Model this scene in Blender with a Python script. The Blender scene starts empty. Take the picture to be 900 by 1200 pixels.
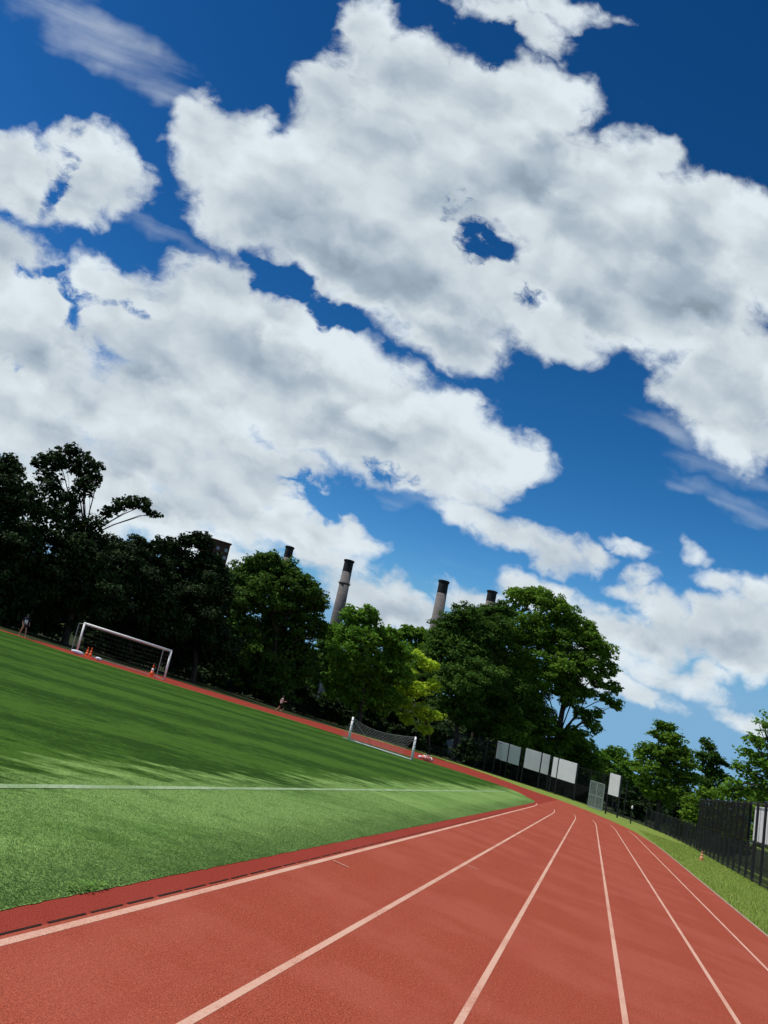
import bpy, bmesh, math, random
import numpy as np
from mathutils import Vector, Matrix

random.seed(7)
rng = np.random.default_rng(11)
S = bpy.context.scene
COL = S.collection
RAD = math.radians

# ------------------------------------------------------------------ camera
# X = across the lanes, Y = along the straight, Z = up; eye height EYE
EYE = 1.9027
YAW, PITCH, ROLL = RAD(38.6465), RAD(12.97), RAD(17.65)
F_PX, PCX, PCY, W_PX, H_PX = 900.0, 51.78, 506.05, 900, 1200
fwd = Vector((-math.sin(YAW) * math.cos(PITCH), math.cos(YAW) * math.cos(PITCH), math.sin(PITCH)))
rt0 = Vector((math.cos(YAW), math.sin(YAW), 0))
up0 = rt0.cross(fwd)
right = rt0 * math.cos(ROLL) + up0 * math.sin(ROLL)
upv = -rt0 * math.sin(ROLL) + up0 * math.cos(ROLL)
cd = bpy.data.cameras.new('camera')
cd.sensor_fit = 'VERTICAL'; cd.sensor_height = 36; cd.sensor_width = 27
cd.lens = F_PX / H_PX * 36
cd.shift_x = (W_PX / 2 - PCX) / H_PX
cd.shift_y = -(H_PX / 2 - PCY) / H_PX
cd.clip_start = 0.1; cd.clip_end = 6000
cam = bpy.data.objects.new('camera', cd); COL.objects.link(cam)
M = Matrix((right, upv, -fwd)).transposed().to_4x4(); M.translation = (0, 0, EYE)
cam.matrix_world = M
S.camera = cam


def ray(px, py):
    return (right * ((px - PCX) / F_PX) - upv * ((py - PCY) / F_PX) + fwd)


def at(px, py, dist):
    """surveyed direction + horizontal distance -> world point"""
    d = ray(px, py); k = dist / math.hypot(d.x, d.y)
    return Vector((d.x * k, d.y * k, EYE + d.z * k))


def gnd(px, py):
    d = ray(px, py); k = -EYE / d.z
    return Vector((d.x * k, d.y * k, 0))


def mpp(px, py, dist):
    """metres per photo pixel at that distance"""
    p = at(px, py, dist) - Vector((0, 0, EYE))
    return p.dot(fwd) / F_PX


# ------------------------------------------------------------------ object helpers
def tag(o, label=None, cat=None, group=None, kind=None):
    if label: o['label'] = label
    if cat: o['category'] = cat
    if group: o['group'] = group
    if kind: o['kind'] = kind
    return o


def empty(name, loc, rz=0, label=None, cat=None, group=None):
    o = bpy.data.objects.new(name, None); COL.objects.link(o)
    o.location = loc; o.rotation_euler = (0, 0, rz); o.empty_display_size = 0.2
    return tag(o, label, cat, group)


def mesh_obj(name, verts, faces, mat, parent=None, smooth=False, loc=None):
    me = bpy.data.meshes.new(name)
    me.from_pydata([tuple(v) for v in verts], [], faces); me.update()
    if smooth:
        me.polygons.foreach_set('use_smooth', [True] * len(me.polygons))
    if mat: me.materials.append(mat)
    o = bpy.data.objects.new(name, me); COL.objects.link(o)
    if parent: o.parent = parent
    if loc is not None: o.location = loc
    return o


def np_quads(name, V, mat, parent=None, n=4):
    """V: (N*n,3) array, consecutive n verts per face"""
    nf = len(V) // n
    me = bpy.data.meshes.new(name)
    me.vertices.add(len(V)); me.vertices.foreach_set('co', V.astype(np.float32).ravel())
    me.loops.add(len(V)); me.loops.foreach_set('vertex_index', np.arange(len(V), dtype=np.int32))
    me.polygons.add(nf); me.polygons.foreach_set('loop_start', np.arange(0, len(V), n, dtype=np.int32))
    me.update(calc_edges=True)
    me.materials.append(mat)
    o = bpy.data.objects.new(name, me); COL.objects.link(o)
    if parent: o.parent = parent
    return o


class MB:
    """collects simple shapes into one mesh"""
    def __init__(s): s.v = []; s.f = []

    def box(s, c, d, rz=0, bev=0.0):
        c = Vector(c); hx, hy, hz = [q / 2 for q in d]
        b = min(bev, hx * .9, hy * .9, hz * .9)
        R = Matrix.Rotation(rz, 3, 'Z'); n = len(s.v)
        if b <= 0:
            for z in (-hz, hz):
                for x, y in ((-hx, -hy), (hx, -hy), (hx, hy), (-hx, hy)):
                    s.v.append(c + R @ Vector((x, y, z)))
            s.f += [tuple(n + i for i in q) for q in ((3, 2, 1, 0), (4, 5, 6, 7), (0, 1, 5, 4), (1, 2, 6, 5), (2, 3, 7, 6), (3, 0, 4, 7))]
        else:
            rings = [(-hz, b), (-hz + b, 0), (hz - b, 0), (hz, b)]
            for z, i in rings:
                X, Y = hx - i, hy - i; k = b * .6 if i == 0 else b * .4
                for x, y in ((-X + k, -Y), (X - k, -Y), (X, -Y + k), (X, Y - k), (X - k, Y), (-X + k, Y), (-X, Y - k), (-X, -Y + k)):
                    s.v.append(c + R @ Vector((x, y, z)))
            for r in range(3):
                for i in range(8):
                    j = (i + 1) % 8
                    s.f.append((n + r * 8 + i, n + r * 8 + j, n + r * 8 + 8 + j, n + r * 8 + 8 + i))
            s.f.append(tuple(n + i for i in range(7, -1, -1))); s.f.append(tuple(n + 24 + i for i in range(8)))
        return s

    def tube(s, pts, rads, seg=8, cap=True):
        pts = [Vector(p) for p in pts]
        if not hasattr(rads, '__len__'): rads = [rads] * len(pts)
        n0 = len(s.v); prev = None
        for i, p in enumerate(pts):
            t = (pts[min(i + 1, len(pts) - 1)] - pts[max(i - 1, 0)]).normalized()
            if prev is None:
                a = t.cross(Vector((0, 0, 1)) if abs(t.z) < .9 else Vector((1, 0, 0))).normalized()
            else:
                a = (prev - t * prev.dot(t)).normalized()
            prev = a; b = t.cross(a)
            for k in range(seg):
                th = 2 * math.pi * k / seg
                s.v.append(p + (a * math.cos(th) + b * math.sin(th)) * rads[i])
        for i in range(len(pts) - 1):
            for k in range(seg):
                j = (k + 1) % seg
                s.f.append((n0 + i * seg + k, n0 + i * seg + j, n0 + (i + 1) * seg + j, n0 + (i + 1) * seg + k))
        if cap:
            s.f.append(tuple(n0 + k for k in range(seg - 1, -1, -1)))
            s.f.append(tuple(n0 + (len(pts) - 1) * seg + k for k in range(seg)))
        return s

    def lathe(s, prof, c=(0, 0, 0), seg=20, cap=True):
        c = Vector(c); n0 = len(s.v)
        for r, z in prof:
            for k in range(seg):
                th = 2 * math.pi * k / seg
                s.v.append(c + Vector((r * math.cos(th), r * math.sin(th), z)))
        for i in range(len(prof) - 1):
            for k in range(seg):
                j = (k + 1) % seg
                s.f.append((n0 + i * seg + k, n0 + i * seg + j, n0 + (i + 1) * seg + j, n0 + (i + 1) * seg + k))
        if cap:
            s.f.append(tuple(n0 + k for k in range(seg - 1, -1, -1)))
            s.f.append(tuple(n0 + (len(prof) - 1) * seg + k for k in range(seg)))
        return s

    def build(s, name, mat, parent=None, smooth=False):
        return mesh_obj(name, s.v, s.f, mat, parent, smooth)


def copy_tree(o, parent=None):
    c = o.copy(); COL.objects.link(c); c.parent = parent
    for ch in list(o.children): copy_tree(ch, c)
    return c


# ------------------------------------------------------------------ materials
def nt(name):
    m = bpy.data.materials.new(name); m.use_nodes = True
    t = m.node_tree; t.nodes.clear()
    out = t.nodes.new('ShaderNodeOutputMaterial')
    return m, t, out


def N(t, typ, ins=None, **props):
    n = t.nodes.new(typ)
    for k, v in props.items(): setattr(n, k, v)
    for k, v in (ins or {}).items():
        if hasattr(v, 'is_output'): t.links.new(v, n.inputs[k])
        else: n.inputs[k].default_value = v
    return n


def math_(t, op, a, b=0.0, c=0.0, clamp=False):
    n = t.nodes.new('ShaderNodeMath'); n.operation = op; n.use_clamp = clamp
    for i, v in enumerate((a, b, c)):
        if hasattr(v, 'is_output'): t.links.new(v, n.inputs[i])
        else: n.inputs[i].default_value = v
    return n.outputs[0]


def mixc(t, fac, a, b, blend='MIX'):
    n = t.nodes.new('ShaderNodeMix'); n.data_type = 'RGBA'; n.blend_type = blend
    for i, v in ((0, fac), (6, a), (7, b)):
        if hasattr(v, 'is_output'): t.links.new(v, n.inputs[i])
        else: n.inputs[i].default_value = v if i == 0 else (*v, 1) if len(v) == 3 else v
    return n.outputs[2]


def sstep(t, x, lo, hi):
    n = t.nodes.new('ShaderNodeMapRange'); n.interpolation_type = 'SMOOTHSTEP'
    t.links.new(x, n.inputs[0])
    for i, v in ((1, lo), (2, hi)):
        if hasattr(v, 'is_output'): t.links.new(v, n.inputs[i])
        else: n.inputs[i].default_value = v
    return n.outputs[0]


def noise(t, vec, scale, detail=4, rough=.55, dist=0.0, dims='3D'):
    n = t.nodes.new('ShaderNodeTexNoise'); n.noise_dimensions = dims
    t.links.new(vec, n.inputs['Vector'])
    n.inputs['Scale'].default_value = scale; n.inputs['Detail'].default_value = detail
    n.inputs['Roughness'].default_value = rough; n.inputs['Distortion'].default_value = dist
    return n.outputs['Fac']


def principled(t, out, color, rough=.7, spec=.3, normal=None, metallic=0.0, extra=None):
    p = t.nodes.new('ShaderNodeBsdfPrincipled')
    for k, v in (('Base Color', color), ('Roughness', rough), ('Specular IOR Level', spec), ('Metallic', metallic)):
        if hasattr(v, 'is_output'): t.links.new(v, p.inputs[k])
        else: p.inputs[k].default_value = (*v, 1) if k == 'Base Color' and len(v) == 3 else v
    if normal is not None: t.links.new(normal, p.inputs['Normal'])
    t.links.new(p.outputs[0], out.inputs[0])
    return p


def bump(t, h, strength=.5, dist=.01):
    b = t.nodes.new('ShaderNodeBump'); b.inputs['Strength'].default_value = strength
    b.inputs['Distance'].default_value = dist; t.links.new(h, b.inputs['Height'])
    return b.outputs[0]


def simple(name, col, rough=.6, spec=.3, var=.25, scale=6.0, metallic=0.0, bmp=.15):
    """painted / plain surface with uneven tone and fine relief"""
    m, t, out = nt(name)
    co = t.nodes.new('ShaderNodeTexCoord').outputs['Object']
    n1 = noise(t, co, scale, 5, .6); n2 = noise(t, co, scale * 9, 3, .6)
    f = math_(t, 'ADD', math_(t, 'MULTIPLY', n1, .7), math_(t, 'MULTIPLY', n2, .3))
    dark = tuple(c * (1 - var) for c in col); lite = tuple(min(1, c * (1 + var * .6)) for c in col)
    c = mixc(t, sstep(t, f, .3, .7), dark, lite)
    r = math_(t, 'ADD', rough - .08, math_(t, 'MULTIPLY', n2, .16))
    principled(t, out, c, r, spec, bump(t, n2, bmp, .01), metallic)
    return m


def geo_pos(t):
    return t.nodes.new('ShaderNodeNewGeometry').outputs['Position']


def mat_track():
    m, t, out = nt('rubber track')
    P = geo_pos(t)
    g = noise(t, P, 85, 2, .75); g2 = noise(t, P, 30, 4, .7)
    b1 = noise(t, P, .55, 5, .6); b2 = noise(t, P, 3.2, 4, .6)
    st = N(t, 'ShaderNodeMapping', {'Vector': P, 'Scale': (2.4, .07, 1)}).outputs[0]
    w = noise(t, st, 1.0, 5, .6)
    c = mixc(t, sstep(t, g, .33, .67), (.125, .019, .012), (.42, .092, .050))
    c = mixc(t, math_(t, 'MULTIPLY', sstep(t, g2, .5, .68), .45), c, (.47, .135, .080))
    c = mixc(t, math_(t, 'MULTIPLY', sstep(t, b1, .42, .62), .35), c, (.37, .098, .068))
    c = mixc(t, math_(t, 'MULTIPLY', sstep(t, w, .45, .7), .26), c, (.25, .040, .028))
    c = mixc(t, math_(t, 'MULTIPLY', sstep(t, b2, .6, .8), .2), c, (.20, .032, .022))
    # brighter, less walked rubber along the inner margin
    X = N(t, 'ShaderNodeSeparateXYZ', {0: P}).outputs[0]
    e = math_(t, 'LESS_THAN', math_(t, 'ADD', X, math_(t, 'MULTIPLY', b2, .02)), -2.765)
    c = mixc(t, math_(t, 'MULTIPLY', e, .7), c, mixc(t, sstep(t, g, .3, .7), (.15, .013, .010), (.27, .034, .025)))
    h = math_(t, 'ADD', g, math_(t, 'MULTIPLY', g2, .8))
    principled(t, out, c, .92, .05, bump(t, h, .6, .006))
    return m


def mat_line(name, col, wear=.45, worn=(.72, .42, .36)):
    m, t, out = nt(name)
    P = geo_pos(t)
    g = noise(t, P, 110, 2, .7); g2 = noise(t, P, 28, 4, .7); b = noise(t, P, .8, 4, .6)
    k = math_(t, 'ADD', math_(t, 'MULTIPLY', g, .5), math_(t, 'ADD', math_(t, 'MULTIPLY', g2, .35), math_(t, 'MULTIPLY', b, .35)))
    c = mixc(t, sstep(t, k, wear + .12, wear + .30), col, tuple(q * f for q, f in zip(col, worn)))
    principled(t, out, c, .9, .06, bump(t, g, .5, .005))
    return m


def mat_turf():
    m, t, out = nt('synthetic turf')
    P = geo_pos(t)
    # brushing direction about 20 degrees off the straight
    rot = N(t, 'ShaderNodeMapping', {'Vector': P, 'Rotation': (0, 0, RAD(24))}).outputs[0]
    sep = N(t, 'ShaderNodeSeparateXYZ', {0: rot}); u = sep.outputs[0]
    st = N(t, 'ShaderNodeMapping', {'Vector': rot, 'Scale': (1, .20, 1)}).outputs[0]
    s1 = noise(t, st, .42, 4, .62); s2 = noise(t, st, 2.4, 4, .65); s3 = noise(t, st, 8.0, 3, .6)
    streak = math_(t, 'ADD', math_(t, 'MULTIPLY', s1, .40), math_(t, 'ADD', math_(t, 'MULTIPLY', s2, .38), math_(t, 'MULTIPLY', s3, .22)))
    X = N(t, 'ShaderNodeSeparateXYZ', {0: P}).outputs[0]; Y = N(t, 'ShaderNodeSeparateXYZ', {0: P}).outputs[1]
    band = math_(t, 'SINE', math_(t, 'MULTIPLY', u, 1.15))
    band = math_(t, 'MULTIPLY', band, .05)
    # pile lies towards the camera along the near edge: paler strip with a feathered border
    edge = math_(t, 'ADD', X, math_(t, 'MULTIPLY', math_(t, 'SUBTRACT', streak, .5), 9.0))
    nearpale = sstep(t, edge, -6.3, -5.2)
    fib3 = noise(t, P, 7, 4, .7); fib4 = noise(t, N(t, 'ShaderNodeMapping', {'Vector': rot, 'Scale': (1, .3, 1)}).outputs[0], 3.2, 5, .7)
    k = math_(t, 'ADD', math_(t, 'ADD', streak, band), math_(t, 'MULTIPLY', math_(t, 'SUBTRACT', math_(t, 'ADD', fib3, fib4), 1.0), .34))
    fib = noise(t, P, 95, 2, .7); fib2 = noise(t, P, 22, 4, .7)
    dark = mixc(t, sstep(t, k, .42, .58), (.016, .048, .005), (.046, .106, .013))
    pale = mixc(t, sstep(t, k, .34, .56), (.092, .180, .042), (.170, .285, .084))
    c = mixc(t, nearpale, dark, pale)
    f = math_(t, 'ADD', math_(t, 'MULTIPLY', fib, .55), math_(t, 'MULTIPLY', fib2, .45))
    c = mixc(t, sstep(t, f, .36, .60), mixc(t, .62, c, (.012, .032, .007)), mixc(t, 1.0, c, (1.35, 1.32, 1.25), 'MULTIPLY'))
    # worn darker tufts close to the seam
    es = sstep(t, math_(t, 'MULTIPLY_ADD', noise(t, P, 2.1, 4, .65), 1.5, X), -3.35, -2.45)
    c = mixc(t, math_(t, 'MULTIPLY', es, math_(t, 'MULTIPLY', sstep(t, noise(t, P, 38, 3, .7), .40, .58), .75)), c, (.010, .028, .005))
    # scuffed darker patches near the edge
    pt = noise(t, P, 1.3, 5, .65)
    c = mixc(t, math_(t, 'MULTIPLY', sstep(t, pt, .56, .70), .45), c, (.022, .06, .012))
    principled(t, out, c, .9, .03, bump(t, f, .8, .02))
    return m


def mat_grass(name, a, b, c3):
    m, t, out = nt(name)
    P = geo_pos(t)
    n1 = noise(t, P, .5, 5, .6); n2 = noise(t, P, 5, 4, .65); n3 = noise(t, P, 40, 2, .7)
    c = mixc(t, sstep(t, n2, .35, .65), a, b)
    c = mixc(t, math_(t, 'MULTIPLY', sstep(t, n1, .52, .7), .6), c, c3)
    c = mixc(t, math_(t, 'MULTIPLY', sstep(t, n3, .5, .7), .5), c, tuple(q * .4 for q in a))
    principled(t, out, c, .9, .04, bump(t, n3, .8, .03))
    return m


def mat_leaf(name, dark, lite, trans=.25, vscale=.35):
    m, t, out = nt(name)
    P = geo_pos(t)
    n1 = noise(t, P, vscale, 3, .6); n2 = noise(t, P, 2.6, 2, .6)
    rnd = t.nodes.new('ShaderNodeNewGeometry').outputs['Random Per Island']
    f = math_(t, 'ADD', math_(t, 'MULTIPLY', n1, .6), math_(t, 'ADD', math_(t, 'MULTIPLY', n2, .2), math_(t, 'MULTIPLY', rnd, .3)))
    c = mixc(t, sstep(t, f, .35, .75), dark, lite)
    p = t.nodes.new('ShaderNodeBsdfPrincipled')
    t.links.new(c, p.inputs['Base Color']); p.inputs['Roughness'].default_value = .7
    p.inputs['Specular IOR Level'].default_value = .08
    tr = t.nodes.new('ShaderNodeBsdfTranslucent')
    t.links.new(mixc(t, .5, c, tuple(min(1, q * 1.5) for q in lite)), tr.inputs[0])
    mx = t.nodes.new('ShaderNodeMixShader'); mx.inputs[0].default_value = trans
    t.links.new(p.outputs[0], mx.inputs[1]); t.links.new(tr.outputs[0], mx.inputs[2])
    t.links.new(mx.outputs[0], out.inputs[0])
    return m


def mat_bark():
    m, t, out = nt('bark')
    P = geo_pos(t)
    mp = N(t, 'ShaderNodeMapping', {'Vector': P, 'Scale': (1, 1, .25)}).outputs[0]
    n1 = noise(t, mp, 9, 5, .65)
    c = mixc(t, sstep(t, n1, .35, .65), (.022, .017, .013), (.075, .06, .048))
    principled(t, out, c, .9, .1, bump(t, n1, .8, .05))
    return m


def mat_brick(name, c1, c2, scale):
    m, t, out = nt(name)
    co = t.nodes.new('ShaderNodeTexCoord').outputs['Object']
    n1 = noise(t, co, scale, 4, .6); mp = N(t, 'ShaderNodeMapping', {'Vector': co, 'Scale': (1, 1, 9)}).outputs[0]
    n2 = noise(t, mp, scale * 1.5, 3, .6); n3 = noise(t, co, scale * 12, 2, .6)
    f = math_(t, 'ADD', math_(t, 'MULTIPLY', n1, .4), math_(t, 'ADD', math_(t, 'MULTIPLY', n2, .35), math_(t, 'MULTIPLY', n3, .25)))
    principled(t, out, mixc(t, sstep(t, f, .35, .65), c1, c2), .9, .15)
    return m


def mat_emit(name, col, st):
    m, t, out = nt(name)
    e = N(t, 'ShaderNodeEmission', {0: (*col, 1), 1: st}); t.links.new(e.outputs[0], out.inputs[0])
    return m


M_TRACK = mat_track()
M_LINE = mat_line('lane paint', (.56, .34, .255))
M_TOUCH = mat_line('turf line', (.50, .55, .44), .32, (.38, .52, .30))
M_TURF = mat_turf()
M_GRASS = mat_grass('verge grass', (.13, .20, .034), (.22, .28, .06), (.25, .23, .09))
M_SHADE_SOIL = mat_grass('shaded park ground', (.020, .030, .012), (.040, .050, .020), (.045, .038, .025))
M_BARK = mat_bark()
M_WHITE = simple('white painted metal', (.84, .84, .82), .45, .4, .12)
M_GALV = simple('galvanised steel', (.42, .43, .43), .5, .5, .15, metallic=.4)
M_BLACK = simple('black coated steel', (.010, .011, .013), .5, .3, .3)
M_SCREEN = simple('black windscreen cloth', (.010, .012, .012), .9, .05, .4, 2.5)
M_BOARD = simple('weathered white board', (.85, .85, .85), .6, .3, .10, 1.2)
_m = M_BOARD; _t = _m.node_tree
_o = next(q for q in _t.nodes if q.type == 'OUTPUT_MATERIAL'); _p = next(q for q in _t.nodes if q.type == 'BSDF_PRINCIPLED')
_tr = _t.nodes.new('ShaderNodeBsdfTranslucent'); _tr.inputs[0].default_value = (.75, .77, .82, 1)
_mx = _t.nodes.new('ShaderNodeMixShader'); _mx.inputs[0].default_value = .45
_t.links.new(_p.outputs[0], _mx.inputs[1]); _t.links.new(_tr.outputs[0], _mx.inputs[2]); _t.links.new(_mx.outputs[0], _o.inputs[0])
_m = M_SCREEN; _t = _m.node_tree                                   # open weave lets some light through
_o = next(q for q in _t.nodes if q.type == 'OUTPUT_MATERIAL'); _p = next(q for q in _t.nodes if q.type == 'BSDF_PRINCIPLED')
_tr = _t.nodes.new('ShaderNodeBsdfTransparent'); _mx = _t.nodes.new('ShaderNodeMixShader'); _mx.inputs[0].default_value = .36
_t.links.new(_p.outputs[0], _mx.inputs[1]); _t.links.new(_tr.outputs[0], _mx.inputs[2]); _t.links.new(_mx.outputs[0], _o.inputs[0])
M_NET = simple('net cord', (.30, .31, .30), .8, .1, .1)
M_NETD = simple('dark net cord', (.07, .075, .07), .8, .1, .1)
M_ORANGE = simple('orange plastic', (.78, .13, .03), .5, .4, .15)
M_PALEOR = simple('faded orange plastic', (.70, .30, .17), .6, .3, .2)
M_WBAND = simple('white band', (.8, .8, .8), .4, .4, .1)
M_SLOT = simple('drain slot gap', (.030, .018, .015), .9, .05, .3)
M_EDGE = simple('pale concrete edging', (.36, .25, .20), .85, .15, .25, 4)
M_STACK = mat_brick('chimney concrete', (.10, .09, .09), (.185, .165, .16), .12)
M_STACKTOP = mat_brick('sooty chimney top', (.010, .010, .012), (.030, .030, .034), .12)
M_STEEL_DK = simple('dark gallery steel', (.05, .05, .055), .6, .3, .2, .5)
M_BRICK = mat_brick('dark red brick', (.045, .024, .019), (.085, .045, .034), .3)
M_GLASSW = simple('window glass', (.16, .20, .25), .12, .6, .2, .5)
M_STONE = simple('grey wall', (.18, .18, .19), .8, .2, .3, .8)
M_SKIN = simple('skin', (.38, .22, .15), .55, .3, .1)
M_SHIRTW = simple('white shirt', (.70, .74, .80), .8, .1, .1)
M_NAVY = simple('navy cloth', (.012, .016, .04), .8, .1, .3)
M_DARKCLOTH = simple('black cloth', (.012, .012, .013), .8, .1, .3)
M_RED = simple('red cloth', (.62, .05, .04), .7, .2, .2)
M_HAIR = simple('dark hair', (.012, .009, .007), .6, .3, .3)
M_GATE = simple('grey green coated steel', (.22, .27, .25), .6, .3, .2)

# ------------------------------------------------------------------ ground, track, field
def sheet(name, pts, z, mat, kind='structure', thick=0.0):
    bm = bmesh.new()
    vs = [bm.verts.new((p[0], p[1], z)) for p in pts]
    f = bm.faces.new(vs)
    bmesh.ops.recalc_face_normals(bm, faces=[f])
    f.normal_update()
    if f.normal.z < 0: bmesh.ops.reverse_faces(bm, faces=[f])
    bmesh.ops.triangulate(bm, faces=[f])
    if thick:
        r = bmesh.ops.extrude_face_region(bm, geom=bm.faces[:])
        for g in r['geom']:
            if isinstance(g, bmesh.types.BMVert): g.co.z -= thick
    me = bpy.data.meshes.new(name); bm.to_mesh(me); bm.free(); me.materials.append(mat)
    o = bpy.data.objects.new(name, me); COL.objects.link(o); o['kind'] = kind
    return o


def spline(pts, n=8):
    """Catmull-Rom through 2D points"""
    P = [np.array(p[:2], float) for p in pts]; P = [2 * P[0] - P[1]] + P + [2 * P[-1] - P[-2]]
    out = []
    for i in range(1, len(P) - 2):
        for k in range(n):
            s = k / n
            out.append(.5 * ((2 * P[i]) + (-P[i - 1] + P[i + 1]) * s + (2 * P[i - 1] - 5 * P[i] + 4 * P[i + 1] - P[i + 2]) * s * s
                             + (-P[i - 1] + 3 * P[i] - 3 * P[i + 1] + P[i + 2]) * s ** 3))
    out.append(P[-2])
    return [tuple(q) for q in out]


sheet('ground', [(-3500, -3000), (3500, -3000), (3500, 4000), (-3500, 4000)], -.012, M_GRASS)
# turf: straight near edge, rounded tip, far bend
far = [gnd(*q) for q in ((600, 925.6), (560, 911.4), (500, 892.4), (410, 865.2), (330, 840), (260, 819.5), (196, 800.5), (140, 783.5), (85, 767), (40, 752), (0, 738.5))]
tip = [(-3.04, 66), (-3.10, 70), (-3.28, 73.5), (-3.75, 76.0)]
turf_far = spline(tip + [(p.x, p.y) for p in far] + [(-60, 41), (-75, 20)], 6)
# slightly ragged near edge, as a cut turf seam is
near = []
y = -20.0
while y < 65:
    near.append((-3.015 - .0006 * y + random.uniform(-.008, .008), y)); y += .07 if 3 < y < 14 else .35
sheet('turf_field', near + turf_far + [(-75, -20)], .004, M_TURF)
red_far = [(715.5, 961.5), (700, 955), (684, 948.2), (665, 941), (649, 935.3), (625, 927.2), (604, 919.6), (580, 910.6), (560, 903.6), (520, 891.2), (475, 877.5), (430, 864), (380, 849), (330, 834.8), (280, 819.6), (230, 804.8), (190, 792.5), (140, 778.8), (90, 764.6), (40, 749.6), (0, 737.2)]
rf = [gnd(*q) for q in red_far]
track_out = spline([(3.53, -30), (3.53, 20), (3.55, 45), (3.55, 60), (3.3, 72), (2.9, 82)] + [(p.x, p.y) for p in rf] + [(-90, 45)], 5)
sheet('running_track', track_out + [(-90, -30)], 0.0, M_TRACK)
# pale edging strip along the outer side of the straight
eg = MB()
yy = [-30, 0, 15, 30, 45, 58, 66, 72, 77]
ctr = [(3.555 if q <= 60 else 3.555 - (q - 60) ** 2 * .0016, q) for q in yy]
for (x0, y0), (x1, y1) in zip(ctr, ctr[1:]):
    n = len(eg.v); eg.v += [Vector((x0 - .03, y0, .006)), Vector((x0 + .04, y0, .004)), Vector((x1 + .04, y1, .004)), Vector((x1 - .03, y1, .006))]; eg.f.append((n, n + 1, n + 2, n + 3))
tag(eg.build('track_edging', M_EDGE), kind='structure')
# lane lines
LANES = [(-2.71, 69.0, .060), (-1.675, 68.2, .052), (-.60, 72.0, .050), (.475, 74.2, .050), (1.55, 76.6, .050), (2.64, 77.6, .050)]
for i, (x, y1, w) in enumerate(LANES):
    v = []; f = []
    ys = list(np.linspace(-6, y1 - 9, 40)) + list(np.linspace(y1 - 8, y1, 10))
    for y in ys:
        b = max(0, y - (y1 - 9)) ** 2 * -.0022
        v += [(x - w / 2 + b, y, .0015), (x + w / 2 + b, y, .0015)]
    for k in range(len(ys) - 1): f.append((2 * k, 2 * k + 1, 2 * k + 3, 2 * k + 2))
    tag(mesh_obj('lane_line', v, f, M_LINE), kind='structure')
# painted ticks on the lines
for (x, y, L) in ((-2.60, 12.1, .16), (-1.58, 17.5, .14)):
    v = [(x - .05, y - .02, .008), (x + L, y - .045, .008), (x + L, y - .005, .008), (x - .05, y + .02, .008)]
    tag(mesh_obj('lane_mark', v, [(0, 1, 2, 3)], M_LINE), kind='structure')
# touchline and goal line on the turf
v = []; f = []
ys = np.linspace(-15, 73, 180)
for y in ys:
    v += [(-5.28 + .002 * y + random.uniform(-.007, .007), y, .010), (-5.16 + .002 * y + random.uniform(-.007, .007), y, .010)]
for k in range(len(ys) - 1): f.append((2 * k, 2 * k + 1, 2 * k + 3, 2 * k + 2))
tag(mesh_obj('touchline', v, f, M_TOUCH), kind='structure')
M_SEAM = mat_line('pale turf seam', (.10, .19, .05), .25, (.5, .6, .5))
for q in (((105, 832), (290, 897)), ((0, 757), (200, 812)), ((40, 778), (330, 851))):
    a, b = gnd(*q[0]), gnd(*q[1]); d = (b - a).normalized(); n = Vector((-d.y, d.x, 0)) * .045
    tag(mesh_obj('turf_seam', [tuple(p + Vector((0, 0, .008))) for p in (a - n, b - n, b + n, a + n)], [(0, 1, 2, 3)], M_SEAM), kind='structure')
# slot drain between turf and lane one: short open slots with bridges
sd = MB(); y = -4.05
while y < 40:
    n = len(sd.v); L = .50 + random.uniform(-.02, .02); w = .0095 + random.uniform(-.0015, .0015)
    sd.v += [Vector((-2.785 - w, y, .003)), Vector((-2.785 + w, y + .01, .003)), Vector((-2.785 + w, y + L - .01, .003)), Vector((-2.785 - w, y + L, .003))]
    sd.f.append((n, n + 1, n + 2, n + 3)); y += L + random.uniform(.06, .09)
tag(sd.build('slot_drain', M_SLOT), kind='structure')
# dark park ground under the trees beyond the track (mulch, with tree shade put into its colour)
shade = spline([(12.5, -20), (12, 30), (10.5, 60), (9.5, 85), (8.5, 100), (6.5, 118), (3, 134), (-3, 146), (-9, 141)] + [(p.x, p.y) for p in (gnd(q, r) for q, r in ((500, 883.2), (430, 863.0), (380, 848.8), (330, 834.7), (280, 819.5), (230, 804.7), (190, 792.4), (140, 778.7), (90, 764.5), (40, 749.5), (0, 737.1)))] + [(-95, 50)], 5)
sheet('park_ground', shade + [(-400, 100), (-300, 500), (300, 500), (400, 0), (100, -20)], -.006, M_SHADE_SOIL)


# ------------------------------------------------------------------ grass blades
def blades(name, X, Y, h0, h1, w, mat, z=0.0, lean=.5, parent=None):
    n = len(X)
    h = rng.uniform(h0, h1, n); a = rng.uniform(0, 2 * np.pi, n); ln = rng.uniform(.1, lean, n) * h; la = rng.uniform(0, 2 * np.pi, n)
    ww = w * rng.uniform(.6, 1.3, n)
    V = np.zeros((n, 3, 3))
    V[:, 0] = np.stack([X - np.cos(a) * ww, Y - np.sin(a) * ww, np.full(n, z)], 1)
    V[:, 1] = np.stack([X + np.cos(a) * ww, Y + np.sin(a) * ww, np.full(n, z)], 1)
    V[:, 2] = np.stack([X + np.cos(la) * ln, Y + np.sin(la) * ln, z + h], 1)
    o = np_quads(name, V.reshape(-1, 3), mat, parent, 3)
    return o


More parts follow.
